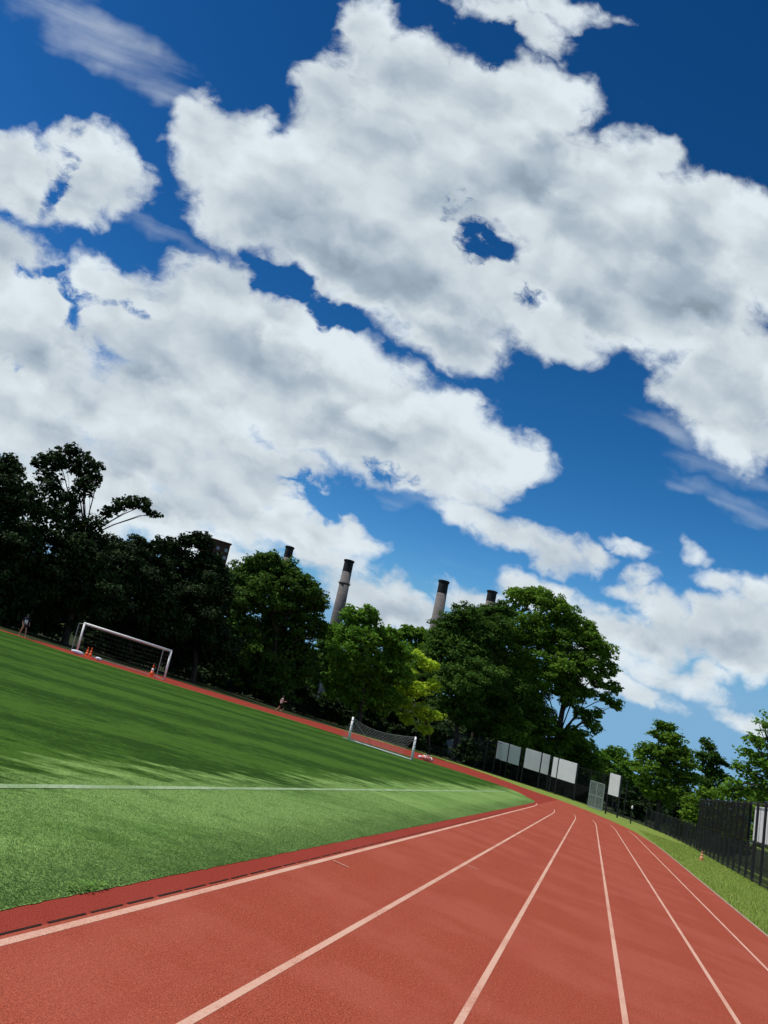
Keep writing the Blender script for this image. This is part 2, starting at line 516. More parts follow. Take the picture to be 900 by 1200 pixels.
M_BLADE = mat_leaf('turf fibre', (.036, .080, .014), (.20, .33, .095), .25, 1.6)
M_VBLADE = mat_leaf('verge blade', (.16, .25, .036), (.35, .42, .10), .42, .6)
n = 190000
yy = 4.0 + 22 * rng.random(n) ** 2.4
xx = -3.03 - 2.6 * rng.random(n) ** 1.2
tag(blades('turf_fibres', xx, yy, .006, .017, .0024, M_BLADE, .004), 'short green turf fibres standing along the near edge of the field', 'turf', kind='stuff')
n = 26000
yy = 22 + 70 * rng.random(n) ** 1.5; xx = 3.60 + 3.9 * rng.random(n)
tag(blades('verge_grass', xx, yy, .04, .13, .010, M_VBLADE, -.01), 'rough green grass on the verge between track and black fence', 'grass', kind='stuff')

# a weed clump at the turf seam
wd = []
c0 = gnd(112, 1047.5) + Vector((-.085, 0, .008))
for k in range(120):
    a = random.uniform(0, 6.28); r = random.uniform(.01, .19); L = random.uniform(.022, .045)
    p = Vector((c0.x + math.cos(a) * r * .38, c0.y + math.sin(a) * r * 1.5, .006)); d = Vector((math.cos(a + random.uniform(-.8, .8)), math.sin(a + random.uniform(-.8, .8)), random.uniform(.05, .3))).normalized()
    s = d.cross(Vector((0, 0, 1))).normalized() * L * .28
    q = p + Vector((0, 0, random.uniform(.005, .03)))
    wd += [q, q + d * L * .5 + s, q + d * L, q + d * L * .5 - s]
tag(np_quads('weed_clump', np.array([tuple(q) for q in wd]), mat_leaf('weed leaf', (.09, .20, .03), (.20, .36, .08), .35, 4)), 'small leafy green weed clump growing at the turf seam', 'weed')


# ------------------------------------------------------------------ trees
def leaf_cloud(centers, radii, n_per_m2, leaf, flat=.8, shell=.45, core=70):
    """leaf-sized rhombs grouped in twig clumps spread through each lobe"""
    out = []
    for c, r in zip(centers, radii):
        c = np.array(c)
        cl = max(.45, min(1.5, r * .30))                      # twig clump radius
        nc = int(max(8, 3.8 * (r / cl) ** 2))
        d = rng.normal(size=(nc, 3)); d /= np.linalg.norm(d, axis=1)[:, None]
        rad = r * (shell + (1.06 - shell) * rng.random(nc) ** .6)
        cc = c + d * rad[:, None] * np.array([1, 1, flat])
        cr = cl * rng.uniform(.55, 1.25, nc)
        for k in range(nc):
            n = int(max(10, n_per_m2 * 1.25 * cr[k] ** 2))
            e = rng.normal(size=(n, 3)); e /= np.linalg.norm(e, axis=1)[:, None]
            rr = cr[k] * rng.random(n) ** .45
            p = cc[k] + e * rr[:, None] * np.array([1.1, 1.1, .62])
            nrm = e * .7 + np.array([0, 0, .75]) + d[k] * .35 + rng.normal(size=(n, 3)) * .55
            nrm /= np.linalg.norm(nrm, axis=1)[:, None]
            t1 = np.cross(nrm, rng.normal(size=(n, 3))); t1 /= np.linalg.norm(t1, axis=1)[:, None]
            t2 = np.cross(nrm, t1)
            s = leaf * rng.uniform(.6, 1.35, n)[:, None]
            V = np.stack([p - t1 * s * .62, p + t2 * s * .36 + t1 * s * .05, p + t1 * s * .62 - nrm * s * .12, p - t2 * s * .36 + t1 * s * .05], 1)
            out.append(V.reshape(-1, 3))
        # leaves deep inside the lobe, sparser
        n = int(core * r * r)
        if n:
            e = rng.normal(size=(n, 3)); e /= np.linalg.norm(e, axis=1)[:, None]
            p = c + e * (r * .8 * rng.random(n) ** .4)[:, None] * np.array([1, 1, flat])
            nrm = rng.normal(size=(n, 3)); nrm /= np.linalg.norm(nrm, axis=1)[:, None]
            t1 = np.cross(nrm, rng.normal(size=(n, 3))); t1 /= np.linalg.norm(t1, axis=1)[:, None]
            t2 = np.cross(nrm, t1); s = leaf * 1.5 * rng.uniform(.7, 1.3, n)[:, None]
            out.append(np.stack([p - t1 * s * .6, p + t2 * s * .42, p + t1 * s * .6, p - t2 * s * .42], 1).reshape(-1, 3))
    return np.concatenate(out)


def limb(mb, a, b, r0, r1, sag=.12, seg=6, steps=5):
    a = Vector(a); b = Vector(b); L = (b - a).length
    side = Vector((random.uniform(-1, 1), random.uniform(-1, 1), 0)) * L * .07
    pts = []; rs = []
    for i in range(steps + 1):
        s = i / steps
        p = a.lerp(b, s) + Vector((0, 0, 1)) * L * sag * math.sin(math.pi * s) + side * math.sin(math.pi * s) + Vector((random.uniform(-1, 1), random.uniform(-1, 1), random.uniform(-1, 1))) * L * .012
        pts.append(p); rs.append(r0 + (r1 - r0) * s)
    mb.tube(pts, rs, seg)
    return pts


def tree(name, base_px, dist, lobes, mat, label, leaf=.34, dens=62, r_trunk=.34, depth=.7, cat='tree', group=None, flat=.85, shell=.42, trunk_split=.45, core=70, grow=1.08):
    """lobes: (px, py, radius px[, depth shift in lobe radii]); becomes a real crown with depth at that distance"""
    b = at(*base_px, dist); b.z = -.02
    root = empty(name, b, 0, label, cat, group)
    cs = []; rs = []
    for L in lobes:
        px, py, r = L[:3]
        dz = L[3] if len(L) > 3 else random.uniform(-depth, depth)
        rm = r * grow * mpp(px, py, dist)
        p = at(px, py, dist + dz * rm)
        cs.append(p - b); rs.append(rm)
    V = leaf_cloud([tuple(c) for c in cs], rs, dens, leaf, flat, shell, core)
    V = V[:len(V) // 4 * 4]
    zmin = V[:, 2].reshape(-1, 4).min(1) > .05
    V = V.reshape(-1, 4, 3)[zmin].reshape(-1, 3)
    np_quads('crown', V, mat, root)
    # trunk with limbs into every lobe
    mb = MB()
    zc = sum(c.z for c in cs) / len(cs); cxy = sum((c for c in cs), Vector()) / len(cs)
    zl = min(c.z - r for c, r in zip(cs, rs))
    fork_z = max(1.6, zl + (zc - zl) * trunk_split)
    lean = Vector((cxy.x * .35, cxy.y * .35, 0))
    top = Vector((0, 0, fork_z)) + lean
    pts = [Vector((0, 0, -.1)), Vector((0, 0, .25)), Vector((lean.x * .1, lean.y * .1, fork_z * .3)), Vector((lean.x * .45, lean.y * .45, fork_z * .65)), top]
    mb.tube(pts, [r_trunk * 1.55, r_trunk * 1.1, r_trunk * .95, r_trunk * .85, r_trunk * .75], 10)
    hub = top + Vector((cxy.x - top.x, cxy.y - top.y, 0)) * .4 + Vector((0, 0, max(.5, (zc - fork_z) * .6)))
    mb.tube([top, (top + hub) / 2 + Vector((random.uniform(-.2, .2), random.uniform(-.2, .2), 0)), hub], [r_trunk * .72, r_trunk * .6, r_trunk * .48], 8)
    for c, r in zip(cs, rs):
        s = hub if c.z > zc else top
        p = limb(mb, s, c, r_trunk * .24, .03, .08)
        for k in range(4):
            e = Vector((random.gauss(0, 1), random.gauss(0, 1), random.gauss(.3, .8))).normalized() * r * random.uniform(.6, .95)
            limb(mb, p[random.randint(2, 5)], c + e, .035, .01, .05, 4, 3)
    mb.build('trunk', M_BARK, root, True)
    return root


L_DARK = mat_leaf('dark shade leaf', (.009, .020, .006), (.022, .044, .011), .12)  # near-black leaf colour also holds the shade on these trees and shrubs
L_MID = mat_leaf('deep green leaf', (.022, .058, .009), (.075, .150, .020), .32)
L_GREEN = mat_leaf('green leaf', (.042, .10, .011), (.145, .26, .026), .40)
L_FRESH = mat_leaf('fresh green leaf', (.046, .125, .012), (.135, .27, .028), .42)
L_YEL = mat_leaf('yellow green leaf', (.22, .34, .020), (.46, .60, .05), .5)
L_FAR = mat_leaf('distant leaf', (.026, .050, .014), (.055, .090, .026), .15)

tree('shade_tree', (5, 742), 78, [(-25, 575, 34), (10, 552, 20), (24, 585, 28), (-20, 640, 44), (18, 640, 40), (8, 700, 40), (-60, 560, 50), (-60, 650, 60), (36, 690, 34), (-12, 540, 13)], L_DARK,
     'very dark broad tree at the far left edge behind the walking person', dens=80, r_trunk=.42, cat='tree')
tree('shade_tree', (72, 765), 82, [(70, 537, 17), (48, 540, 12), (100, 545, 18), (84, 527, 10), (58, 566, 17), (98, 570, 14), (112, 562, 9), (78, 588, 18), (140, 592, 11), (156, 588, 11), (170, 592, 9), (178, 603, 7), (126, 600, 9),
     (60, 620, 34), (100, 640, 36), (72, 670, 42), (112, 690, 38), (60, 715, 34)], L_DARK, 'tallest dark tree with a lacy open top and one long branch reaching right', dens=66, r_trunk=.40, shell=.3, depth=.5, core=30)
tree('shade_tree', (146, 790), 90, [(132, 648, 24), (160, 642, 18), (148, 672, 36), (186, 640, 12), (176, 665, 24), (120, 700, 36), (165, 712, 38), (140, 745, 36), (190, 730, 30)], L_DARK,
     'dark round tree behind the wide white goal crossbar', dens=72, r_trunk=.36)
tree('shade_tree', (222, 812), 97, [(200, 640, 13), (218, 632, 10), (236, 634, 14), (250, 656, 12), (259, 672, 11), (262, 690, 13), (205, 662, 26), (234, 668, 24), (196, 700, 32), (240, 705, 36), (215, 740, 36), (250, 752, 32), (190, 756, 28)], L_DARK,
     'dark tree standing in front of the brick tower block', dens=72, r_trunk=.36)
tree('shade_tree', (316, 842), 112, [(302, 662, 16), (318, 655, 12), (286, 672, 18), (336, 672, 20), (356, 688, 20), (368, 706, 16), (310, 695, 34), (276, 706, 28), (345, 725, 34), (372, 735, 14), (270, 745, 32), (310, 755, 38), (350, 775, 28), (280, 786, 28), (322, 800, 26)], L_MID,
     'broad domed deep green tree left of the first chimney behind the runner', dens=70, r_trunk=.42)
tree('shade_tree', (416, 872), 118, [(412, 722, 14), (432, 722, 13), (396, 742, 16), (424, 748, 24), (450, 746, 17), (466, 764, 16), (404, 772, 22), (440, 780, 26), (470, 792, 16), (412, 806, 24), (446, 815, 24), (392, 800, 14)], L_FRESH,
     'fresh green tree below the banded chimney', dens=66, r_trunk=.30)
tree('shade_tree', (486, 896), 170, [(462, 748, 10), (478, 742, 11), (494, 744, 10), (508, 748, 11), (470, 765, 16), (496, 766, 18), (482, 792, 22), (510, 790, 18)], L_GREEN,
     'farther green tree filling the gap between the two chimneys', dens=62, r_trunk=.4, leaf=.42)
tree('shade_tree', (500, 896), 123, [(490, 768, 9), (502, 780, 11), (478, 788, 11), (468, 806, 11), (458, 824, 9), (474, 822, 12), (490, 808, 14), (508, 802, 10), (496, 834, 13), (476, 842, 10), (510, 838, 9), (498, 854, 9)], L_YEL,
     'small yellow green tree beside the narrow goal', dens=54, r_trunk=.16, leaf=.3, grow=.95)
tree('shade_tree', (531, 893), 150, [(528, 736, 19), (546, 722, 16), (514, 756, 16), (536, 764, 28), (556, 748, 22), (520, 794, 20), (546, 800, 30), (566, 790, 22), (530, 830, 18), (556, 838, 22)], L_MID,
     'tall dark green tree right of the second chimney with a straight trunk', dens=70, r_trunk=.40, trunk_split=.2)
tree('shade_tree', (547, 899), 156, [(562, 724, 15), (590, 716, 13), (575, 718, 12), (578, 742, 24), (572, 775, 26), (590, 815, 26), (580, 850, 16)], L_MID,
     'dark green tree half merged with the biggest crown left of the white boards', dens=70, r_trunk=.36, trunk_split=.2)
tree('shade_tree', (646, 932), 161, [(608, 700, 15), (628, 697, 13), (644, 708, 17), (660, 716, 15), (672, 732, 17), (690, 746, 16), (702, 764, 16), (712, 784, 11), (718, 806, 9), (722, 826, 7), (710, 818, 7), (700, 796, 9), (686, 776, 17), (652, 742, 28), (620, 735, 30),
     (662, 780, 22), (630, 790, 28), (606, 800, 26), (690, 812, 9), (682, 836, 9), (700, 836, 7), (668, 815, 15), (694, 850, 9), (656, 866, 15), (676, 862, 12), (640, 882, 16), (662, 800, 16), (622, 872, 18), (620, 835, 24), (640, 850, 16), (604, 850, 18), (676, 806, 9)], L_GREEN,
     'biggest spreading green tree overhanging the white boards', dens=60, r_trunk=.55, trunk_split=.35, leaf=.38, core=35)
tree('young_tree', (600, 917), 152, [(598, 842, 10), (612, 850, 10), (588, 858, 10), (602, 864, 13), (614, 870, 9), (590, 878, 10)], L_GREEN,
     'young leafy green tree behind the leftmost white board', dens=52, r_trunk=.1, leaf=.28)
tree('young_tree', (690, 944), 166, [(664, 874, 14), (686, 876, 12), (676, 894, 18), (656, 898, 14), (694, 896, 14)], L_GREEN, 'low green tree behind the rightmost joined white boards', dens=56, r_trunk=.2)
tree('young_tree', (722, 950), 172, [(706, 888, 11), (722, 884, 11), (732, 896, 10), (714, 906, 14), (736, 912, 12), (700, 915, 12)], L_FRESH, 'low pale green tree rising behind the mesh gate', dens=56, r_trunk=.2)
tree('young_tree', (769, 975), 122, [(776, 849, 6), (786, 852, 6), (772, 862, 9), (788, 866, 11), (760, 878, 10), (776, 882, 14), (798, 882, 12), (750, 884, 7), (808, 894, 9), (762, 902, 15), (786, 904, 18), (806, 912, 12), (752, 914, 10), (776, 926, 16), (798, 930, 14), (746, 898, 6)], L_GREEN,
     'bushy conical green tree behind the low black fence', dens=56, r_trunk=.26, leaf=.3, trunk_split=.2)
tree('young_tree', (830, 990), 128, [(826, 868, 5), (832, 876, 7), (838, 888, 8), (824, 888, 8), (846, 894, 6), (832, 902, 11), (844, 912, 9), (822, 914, 10), (836, 926, 12)], L_MID,
     'narrow dark green tree just behind the end of the tall fence', dens=56, r_trunk=.16, leaf=.3)
tree('young_tree', (912, 1030), 74, [(896, 850, 8), (910, 846, 12), (884, 866, 9), (902, 872, 14), (874, 882, 8), (890, 890, 14), (910, 898, 18), (866, 898, 6), (878, 906, 10), (896, 918, 16), (862, 918, 6), (872, 926, 9), (920, 930, 20), (852, 926, 5)], L_FRESH,
     'sunlit pale green tree at the right edge above the tall fence', dens=56, r_trunk=.15, leaf=.2)

tree('shade_tree', (384, 862), 150, [(384, 752, 14), (376, 775, 18), (392, 785, 18), (380, 806, 20), (396, 818, 16), (368, 820, 18), (386, 838, 16)], L_MID, 'deep green tree filling the dark gap between the domed tree and the fresh green tree', dens=62, r_trunk=.3, leaf=.42)
tree('shade_tree', (456, 882), 134, [(436, 826, 15), (418, 838, 16), (458, 836, 16), (400, 842, 14), (442, 852, 16), (470, 856, 14), (424, 858, 14)], L_MID, 'low spreading green tree under and right of the fresh green tree', dens=60, r_trunk=.2, leaf=.34)
tree('shade_tree', (592, 916), 175, [(560, 740, 20), (592, 745, 22), (570, 775, 22), (604, 780, 24), (580, 810, 24), (612, 820, 24), (560, 840, 20), (596, 856, 22)], L_DARK, 'dark tree standing behind the pair of big merged crowns', dens=62, r_trunk=.4, leaf=.45)
for (px, py, D, lo_, lab) in ((838, 998, 104, [(814, 940, 10), (808, 953, 11), (817, 964, 12), (826, 930, 9), (842, 934, 11), (834, 950, 14), (850, 955, 12), (830, 972, 14), (848, 976, 14)], 'leafy green bush rising behind the left part of the black screen'),
                             (868, 1008, 96, [(858, 928, 10), (876, 932, 11), (866, 948, 14), (884, 955, 12), (862, 972, 14), (880, 980, 14)], 'leafy green bush rising behind the middle of the tall fence'),
                             (905, 1020, 90, [(896, 932, 11), (912, 936, 12), (900, 955, 16), (920, 960, 15), (898, 982, 15), (914, 990, 15)], 'leafy green bush behind the pale banner at the right edge')):
    tree('tall_bush', (px, py), D, lo_, L_GREEN, lab, dens=60, r_trunk=.07, leaf=.26, cat='bush', group='bushes behind the tall fence')

# understorey shrubs between the trunks, each one its own plant
shr = [(-14, 735, 76), (28, 748, 80), (66, 760, 84), (104, 774, 88), (142, 786, 93), (180, 798, 97), (214, 808, 102), (246, 818, 107), (276, 828, 112), (306, 836, 117), (336, 845, 121), (366, 854, 124), (394, 862, 127), (424, 872, 129), (452, 880, 131), (478, 887, 133), (504, 894, 140), (560, 909, 146), (586, 916, 146), (628, 929, 158), (666, 941, 164), (744, 962, 150), (800, 985, 126), (850, 1000, 104)]
where = ['at the far left edge', 'behind the walking person', 'left of the wide goal', 'behind the left post of the wide goal', 'behind the middle of the wide goal', 'behind the right post of the wide goal', 'right of the wide goal', 'under the tree before the brick tower',
         'left of the broad domed tree', 'left behind the runner', 'right behind the runner', 'below the right side of the domed tree', 'left of the fresh green tree', 'below the fresh green tree', 'behind the left half of the narrow goal', 'behind the right half of the narrow goal', 'below the yellow green tree',
         'right of the two straight trunks', 'below the leftmost white board', 'below the middle white boards', 'below the rightmost joined white boards', 'left of the conical tree', 'right of the conical tree', 'behind the black screen of the tall fence']
for i, (px, py, D) in enumerate(shr):
    hz = 15 if px < 540 else 10
    lo = []
    for k in range(6):
        lo.append((px + random.uniform(-15, 15), py - 6 - random.uniform(0, hz * 2.6), random.uniform(9, 15), random.uniform(-.8, .8)))
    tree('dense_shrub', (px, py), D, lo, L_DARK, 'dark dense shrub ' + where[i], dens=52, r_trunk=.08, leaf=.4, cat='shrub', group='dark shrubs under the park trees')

# the wood beyond, one mass far behind
cs = []; rs = []
for px in range(-120, 800, 13):
    hy = 707.25 + .318 * px
    hh = 62 if px < 520 else 34 if px < 640 else 26 if px < 745 else 20
    for k in range(3):
        D = random.uniform(205, 250); py = hy - random.uniform(0, hh)
        cs.append(tuple(at(px + random.uniform(-8, 8), py, D))); rs.append(random.uniform(13, 19) * mpp(px, py, D))
V = leaf_cloud(cs, rs, 16, .9, .9, core=8)
V = V.reshape(-1, 4, 3); V = V[V[:, :, 2].min(1) > 0].reshape(-1, 3)
tag(np_quads('distant_woodland', V, L_FAR), 'far dark wood closing the view behind the park trees', 'wood', kind='stuff')

# ------------------------------------------------------------------ chimneys, tower block
def chimney(px, py_top, w_px, band_px, label, gallery=True, dist=520):
    k = mpp(px, py_top, dist)
    t = at(px, py_top, dist); H = t.z; r = w_px * k / 2
    root = empty('chimney', (t.x, t.y, 0), 0, label, 'chimney', 'power station chimneys')
    hb = band_px * k
    MB().lathe([(r * 1.75, 0), (r * 1.45, H * .35), (r * 1.22, H * .62), (r * 1.0, H - hb)], seg=28).build('shaft', M_STACK, root, True)
    MB().lathe([(r * 1.002, H - hb), (r * .98, H - hb * .25), (r * 1.02, H - hb * .2), (r * 1.16, H - hb * .1), (r * 1.16, H - .25), (r * .98, H), (r * .8, H), (r * .8, H - 3)], seg=28).build('chimney_top', M_STACKTOP, root, False)
    if gallery:
        zg = H - hb * 1.95
        g = MB(); g.lathe([(r * 1.05, zg - .9), (r * 1.30, zg - .2), (r * 1.30, zg + .25), (r * 1.02, zg + .25)], seg=28)
        for a in range(14):
            th = a / 14 * 6.283; g.tube([(r * 1.27 * math.cos(th), r * 1.27 * math.sin(th), zg), (r * 1.27 * math.cos(th), r * 1.27 * math.sin(th), zg + 1.3)], .07, 5)
        g.build('gallery', M_STEEL_DK, root)
    return root


chimney(409.5, 656.5, 10.2, 14.5, 'grey chimney with black top and a gallery ring above the fresh green tree', True)
chimney(520.5, 680.5, 10.4, 15.5, 'grey chimney with black top and no visible ring between two trees', False)
chimney(340, 640.5, 9.2, 14, 'black chimney top just clearing the broad domed tree', False, 560)
chimney(577, 692.5, 9.6, 13, 'black chimney top peeking over the big trees on the right', False, 560)

bp = at(253, 637, 330); bt = bp.z
tb = empty('tower_block', (bp.x, bp.y, 0), YAW - RAD(6), 'dark brick tower block rising behind the left trees', 'building')
k = mpp(253, 640, 330)
MB().box((0, 0, bt / 2), (27 * k, 14, bt)).build('wall', M_BRICK, tb)
MB().box((0, 0, bt + .35), (27 * k + .8, 14.8, .7), bev=.1).build('parapet', M_BRICK, tb)
for fl in range(12):
    for c in (-3.2, 0.2, 3.6):
        z = bt - 2.6 - fl * 3.1
        if z > 2:
            fr = MB().box((c, -7.04, z), (1.5, .14, 1.6)).build('window', M_STEEL_DK, tb)
            MB().box((c, -7.13, z), (1.2, .06, 1.3)).build('pane', M_GLASSW, fr)

# low grey park building glimpsed under the trees
for (px, py, D, w, h, lab) in ((398, 845, 150, 9, 7, 'dim grey park building glimpsed under the fresh green tree'), (542, 890, 170, 12, 4.5, 'dim grey park building glimpsed between the straight trunks')):
    p = at(px, py, D)
    b = empty('park_building', (p.x, p.y, 0), YAW * .6, lab, 'building')
    MB().box((0, 0, h / 2), (w, 5, h)).build('wall', M_STONE, b)
    MB().box((0, 0, h + .15), (w + .6, 5.6, .3)).build('roof', M_STEEL_DK, b)
    for c in (-w * .28, w * .12):
        fr = MB().box((c, -2.54, h * .55), (1.7, .12, 1.5)).build('window', M_WHITE, b)
        MB().box((c, -2.63, h * .55), (1.4, .06, 1.2)).build('pane', M_GLASSW, fr)

# ------------------------------------------------------------------ fences
def fence_run(name, path, height, spacing, label, post_r=.045, rails=(1.0,), mesh=None, screens=None, mat=None, wire=.22):
    """path: list of (x,y); posts, rails, wire mesh and dark screens as parts of one fence"""
    mat = mat or M_BLACK
    root = empty(name, (path[0][0], path[0][1], 0), 0, label, 'fence')
    o = Vector((path[0][0], path[0][1], 0))
    P = [Vector((p[0], p[1], 0)) - o for p in path]
    cum = [0.0]
    for a, b in zip(P, P[1:]): cum.append(cum[-1] + (b - a).length)

    def pos(s):
        s = min(max(s, 0), cum[-1])
        for i in range(len(P) - 1):
            if s <= cum[i + 1]: return P[i].lerp(P[i + 1], (s - cum[i]) / max(1e-6, cum[i + 1] - cum[i]))
        return P[-1]
    s = 0.0
    while s <= cum[-1] + .01:
        p = pos(s)
        m = MB(); m.tube([p, p + Vector((0, 0, height + .05))], post_r, 8); m.lathe([(post_r * 1.2, height + .05), (post_r * 1.1, height + .09), (.005, height + .12)], p, 8)
        m.build('post', mat, root); s += spacing
    n = max(2, int(cum[-1] / 1.5)); ss = [cum[-1] * i / n for i in range(n + 1)]
    for r in rails:
        m = MB(); m.tube([pos(q) + Vector((0, 0, height * r)) for q in ss], post_r * .6, 6); m.build('rail', mat, root)
    if mesh:
        m = MB(); z0, z1 = mesh
        q = 0.0
        while q < cum[-1]:                                   # diamond wires, both slopes
            for sgn in (1, -1):
                a = pos(q) + Vector((0, 0, z0 if sgn > 0 else z1)); b = pos(q + (z1 - z0)) + Vector((0, 0, z1 if sgn > 0 else z0))
                m.tube([a, b], .006, 3, False)
            q += wire
        m.build('wire_mesh', mat, root)
    for (s0, s1, z0, z1) in screens or ():
        v = []; f = []; k = max(2, int((s1 - s0) / .4))
        for i in range(k + 1):
            q = s0 + (s1 - s0) * i / k; p = pos(q)
            t = (pos(q + .1) - pos(q - .1)).normalized(); nn = Vector((-t.y, t.x, 0)) * (post_r + .012 + .012 * math.sin(q * 2.1))
            for off in (nn, nn * 1.25):
                v += [p + off + Vector((0, 0, z0)), p + off + Vector((0, 0, z1))]
        for i in range(k):
            a = i * 4; b = a + 4
            f += [(a, b, b + 1, a + 1), (a + 2, a + 3, b + 3, b + 2), (a + 1, b + 1, b + 3, a + 3), (a, a + 2, b + 2, b)]
        mesh_obj('windscreen', v, f, M_SCREEN, root)
    return root, pos, o


FX = 7.1
# tall fence beside the straight
tall, tpos, to = fence_run('tall_fence', [(FX, 24), (FX, 58), (FX + .15, 89)], 3.93, 2.5, 'tall black fence with dark screening beside the straight', .055, (1.0, .5, .03), (0.05, 1.95), [(37.3, 65.0, 1.98, 3.88)])
# low fence onward to the bend
fence_run('low_fence', [(FX + .15, 90.5), (FX + .05, 100), (6.6, 112), (5.4, 124)], 1.9, 3.0, 'low black fence continuing from the tall fence towards the mesh gate', .05, (1.0, .05), (0.05, 1.85))
# tall fence round the bend that carries the boards
bend = spline([(3.6, 133), (0, 139.5), (-4.5, 143.5), (-9, 142.5), (-14, 138)], 5)
bend_f, bpos, bo = fence_run('tall_fence', bend, 4.6, 2.6, 'tall black fence behind the joined white boards at the bend', .06, (1.0, .5, .03), (0.05, 4.5), [(8.0, 19.3, .15, 2.25)], wire=.35)
# low fence along the far bend under the trees
farf = spline([(-15.5, 137), (-22, 131), (-30, 122), (-37, 108), (-44, 92), (-54, 80), (-66, 72), (-80, 66)], 4)
fence_run('low_fence', farf, 1.3, 3.0, 'long low black fence under the dark trees along the far side of the track', .04, (1.0, .5), (0.05, 1.25), wire=.3)


# white boards on the bend fence and a single one further right
def board(px0, px1, ytop0, ytop1, ybot0, ybot1, D0, D1, splits, label, group):
    a0 = at(px0, ytop0, D0); a1 = at(px1, ytop1, D1); b0 = at(px0 - 3.5, ybot0, D0); b1 = at(px1 - 3.5, ybot1, D1)
    zt = (a0.z + a1.z) / 2; zb = (b0.z + b1.z) / 2
    p0 = Vector(((a0.x + b0.x) / 2, (a0.y + b0.y) / 2, 0)); p1 = Vector(((a1.x + b1.x) / 2, (a1.y + b1.y) / 2, 0))
    d = p1 - p0; L = d.length; ang = math.atan2(d.y, d.x)
    root = empty('white_board', p0, ang, label, 'board', group)
    edges = [0] + [L * s for s in splits] + [L]
    for e0, e1 in zip(edges, edges[1:]):
        MB().box(((e0 + e1) / 2, 0, (zt + zb) / 2), (e1 - e0 - .16, .05, zt - zb), bev=.012).build('panel', M_BOARD, root)
    fr = MB()
    for e in edges: fr.box((e, .075, (zt + .05) / 2), (.12, .09, zt + .05))
    fr.box((L / 2, .15, zt - .12), (L, .05, .1)); fr.box((L / 2, .15, zb + .12), (L, .05, .1))
    fr.build('frame', M_BLACK, root)
    return root


G = 'white boards along the bend'
board(583.5, 611.5, 868.3, 876.0, 888.6, 897.5, 141, 142, (.50,), 'leftmost white board, two panels streaked with tree shadow', G)
board(616, 646, 876.8, 885.0, 899.5, 908.0, 142, 142, (.66,), 'middle white board of two uneven panels on the bend fence', G)
board(648.5, 677.5, 886.8, 895.0, 910.5, 917.8, 141, 139, (.24,), 'rightmost joined white board with a narrow strip at its left', G)
board(715, 728.5, 905, 910, 930.6, 934, 118, 117, (), 'single upright white board standing right of the mesh gate', G)

# grey green mesh gate
g0 = at(690.5, 931, 128); g1 = at(707, 935, 127); d = Vector((g1.x - g0.x, g1.y - g0.y, 0)); L = d.length
gt = empty('mesh_gate', (g0.x, g0.y, 0), math.atan2(d.y, d.x), 'grey green mesh gate of four panels left of the single white board', 'gate')
hg = at(702, 917.5, 127).z
fr = MB()
for x in (0, L / 2, L): fr.tube([(x, 0, 0), (x, 0, hg)], .05, 8)
for z in (.08, hg * .48, hg): fr.tube([(0, 0, z), (L, 0, z)], .045, 8)
fr.build('gate_frame', M_GATE, gt)
wm = MB(); q = -hg
while q < L:
    for sg in (1, -1):
        x0, x1 = q, q + hg
        za, zb = (0, hg) if sg > 0 else (hg, 0)
        if x0 < 0: za += (0 - x0) / hg * (zb - za); x0c = 0
        else: x0c = x0
        if x1 > L: zb = za + (zb - za) * (L - x0c) / (x1 - x0c); x1c = L
        else: x1c = x1
        if x1c - x0c > .05: wm.tube([(x0c, .01 * sg, za), (x1c, .01 * sg, zb)], .016, 3, False)
    q += .13
wm.build('wire_mesh', M_GATE, gt)

# pale grey boards on the tall fence by the straight
pv = []
for (s0, s1, lab) in ((22.2, 37.0, 'pale grey banner panels seen behind the posts of the tall fence at the right edge'),):
    root = empty('fence_banner', (FX + .12, 24 + s0, 0), 0, lab, 'banner')
    nP = 5
    for i in range(nP):
        a = (s1 - s0) * i / nP; b = (s1 - s0) * (i + 1) / nP
        MB().box((.02, (a + b) / 2, 2.92), (.03, b - a - .10, 1.78), bev=.008).build('panel', M_BOARD, root)
    m = MB()
    for i in range(nP + 1):
        m.box((.075, (s1 - s0) * i / nP, 1.95), (.07, .12, 3.9))
    m.build('frame', M_BLACK, root)

# thin pole with white cap in front of the low fence
pp = at(739, 963, 108)
po = empty('marker_post', (pp.x, pp.y, 0), 0, 'thin dark post with a white cap near the low fence', 'post')
MB().tube([(0, 0, 0), (0, 0, 1.55)], .05, 8).build('post', M_BLACK, po)
MB().lathe([(.06, 1.5), (.075, 1.55), (.07, 1.75), (.03, 1.82)], seg=10).build('cap', M_WBAND, po)


# ------------------------------------------------------------------ goals
def net_panel(mb, a, b, c, d, step, r=.006, sag=0.0):
    """cords between edge a-b and edge d-c"""
    a, b, c, d = map(Vector, (a, b, c, d))
    n = max(2, int((b - a).length / step)); m = max(2, int((d - a).length / step))
    def P(u, v):
        p = (a.lerp(b, u)).lerp(d.lerp(c, u), v); p.z -= sag * math.sin(math.pi * u) * math.sin(math.pi * v) if sag else 0
        return p
    for i in range(n + 1):
        mb.tube([P(i / n, j / 6) for j in range(7)], r, 3, False)
    for j in range(m + 1):
        mb.tube([P(i / 8, j / m) for i in range(9)], r, 3, False)


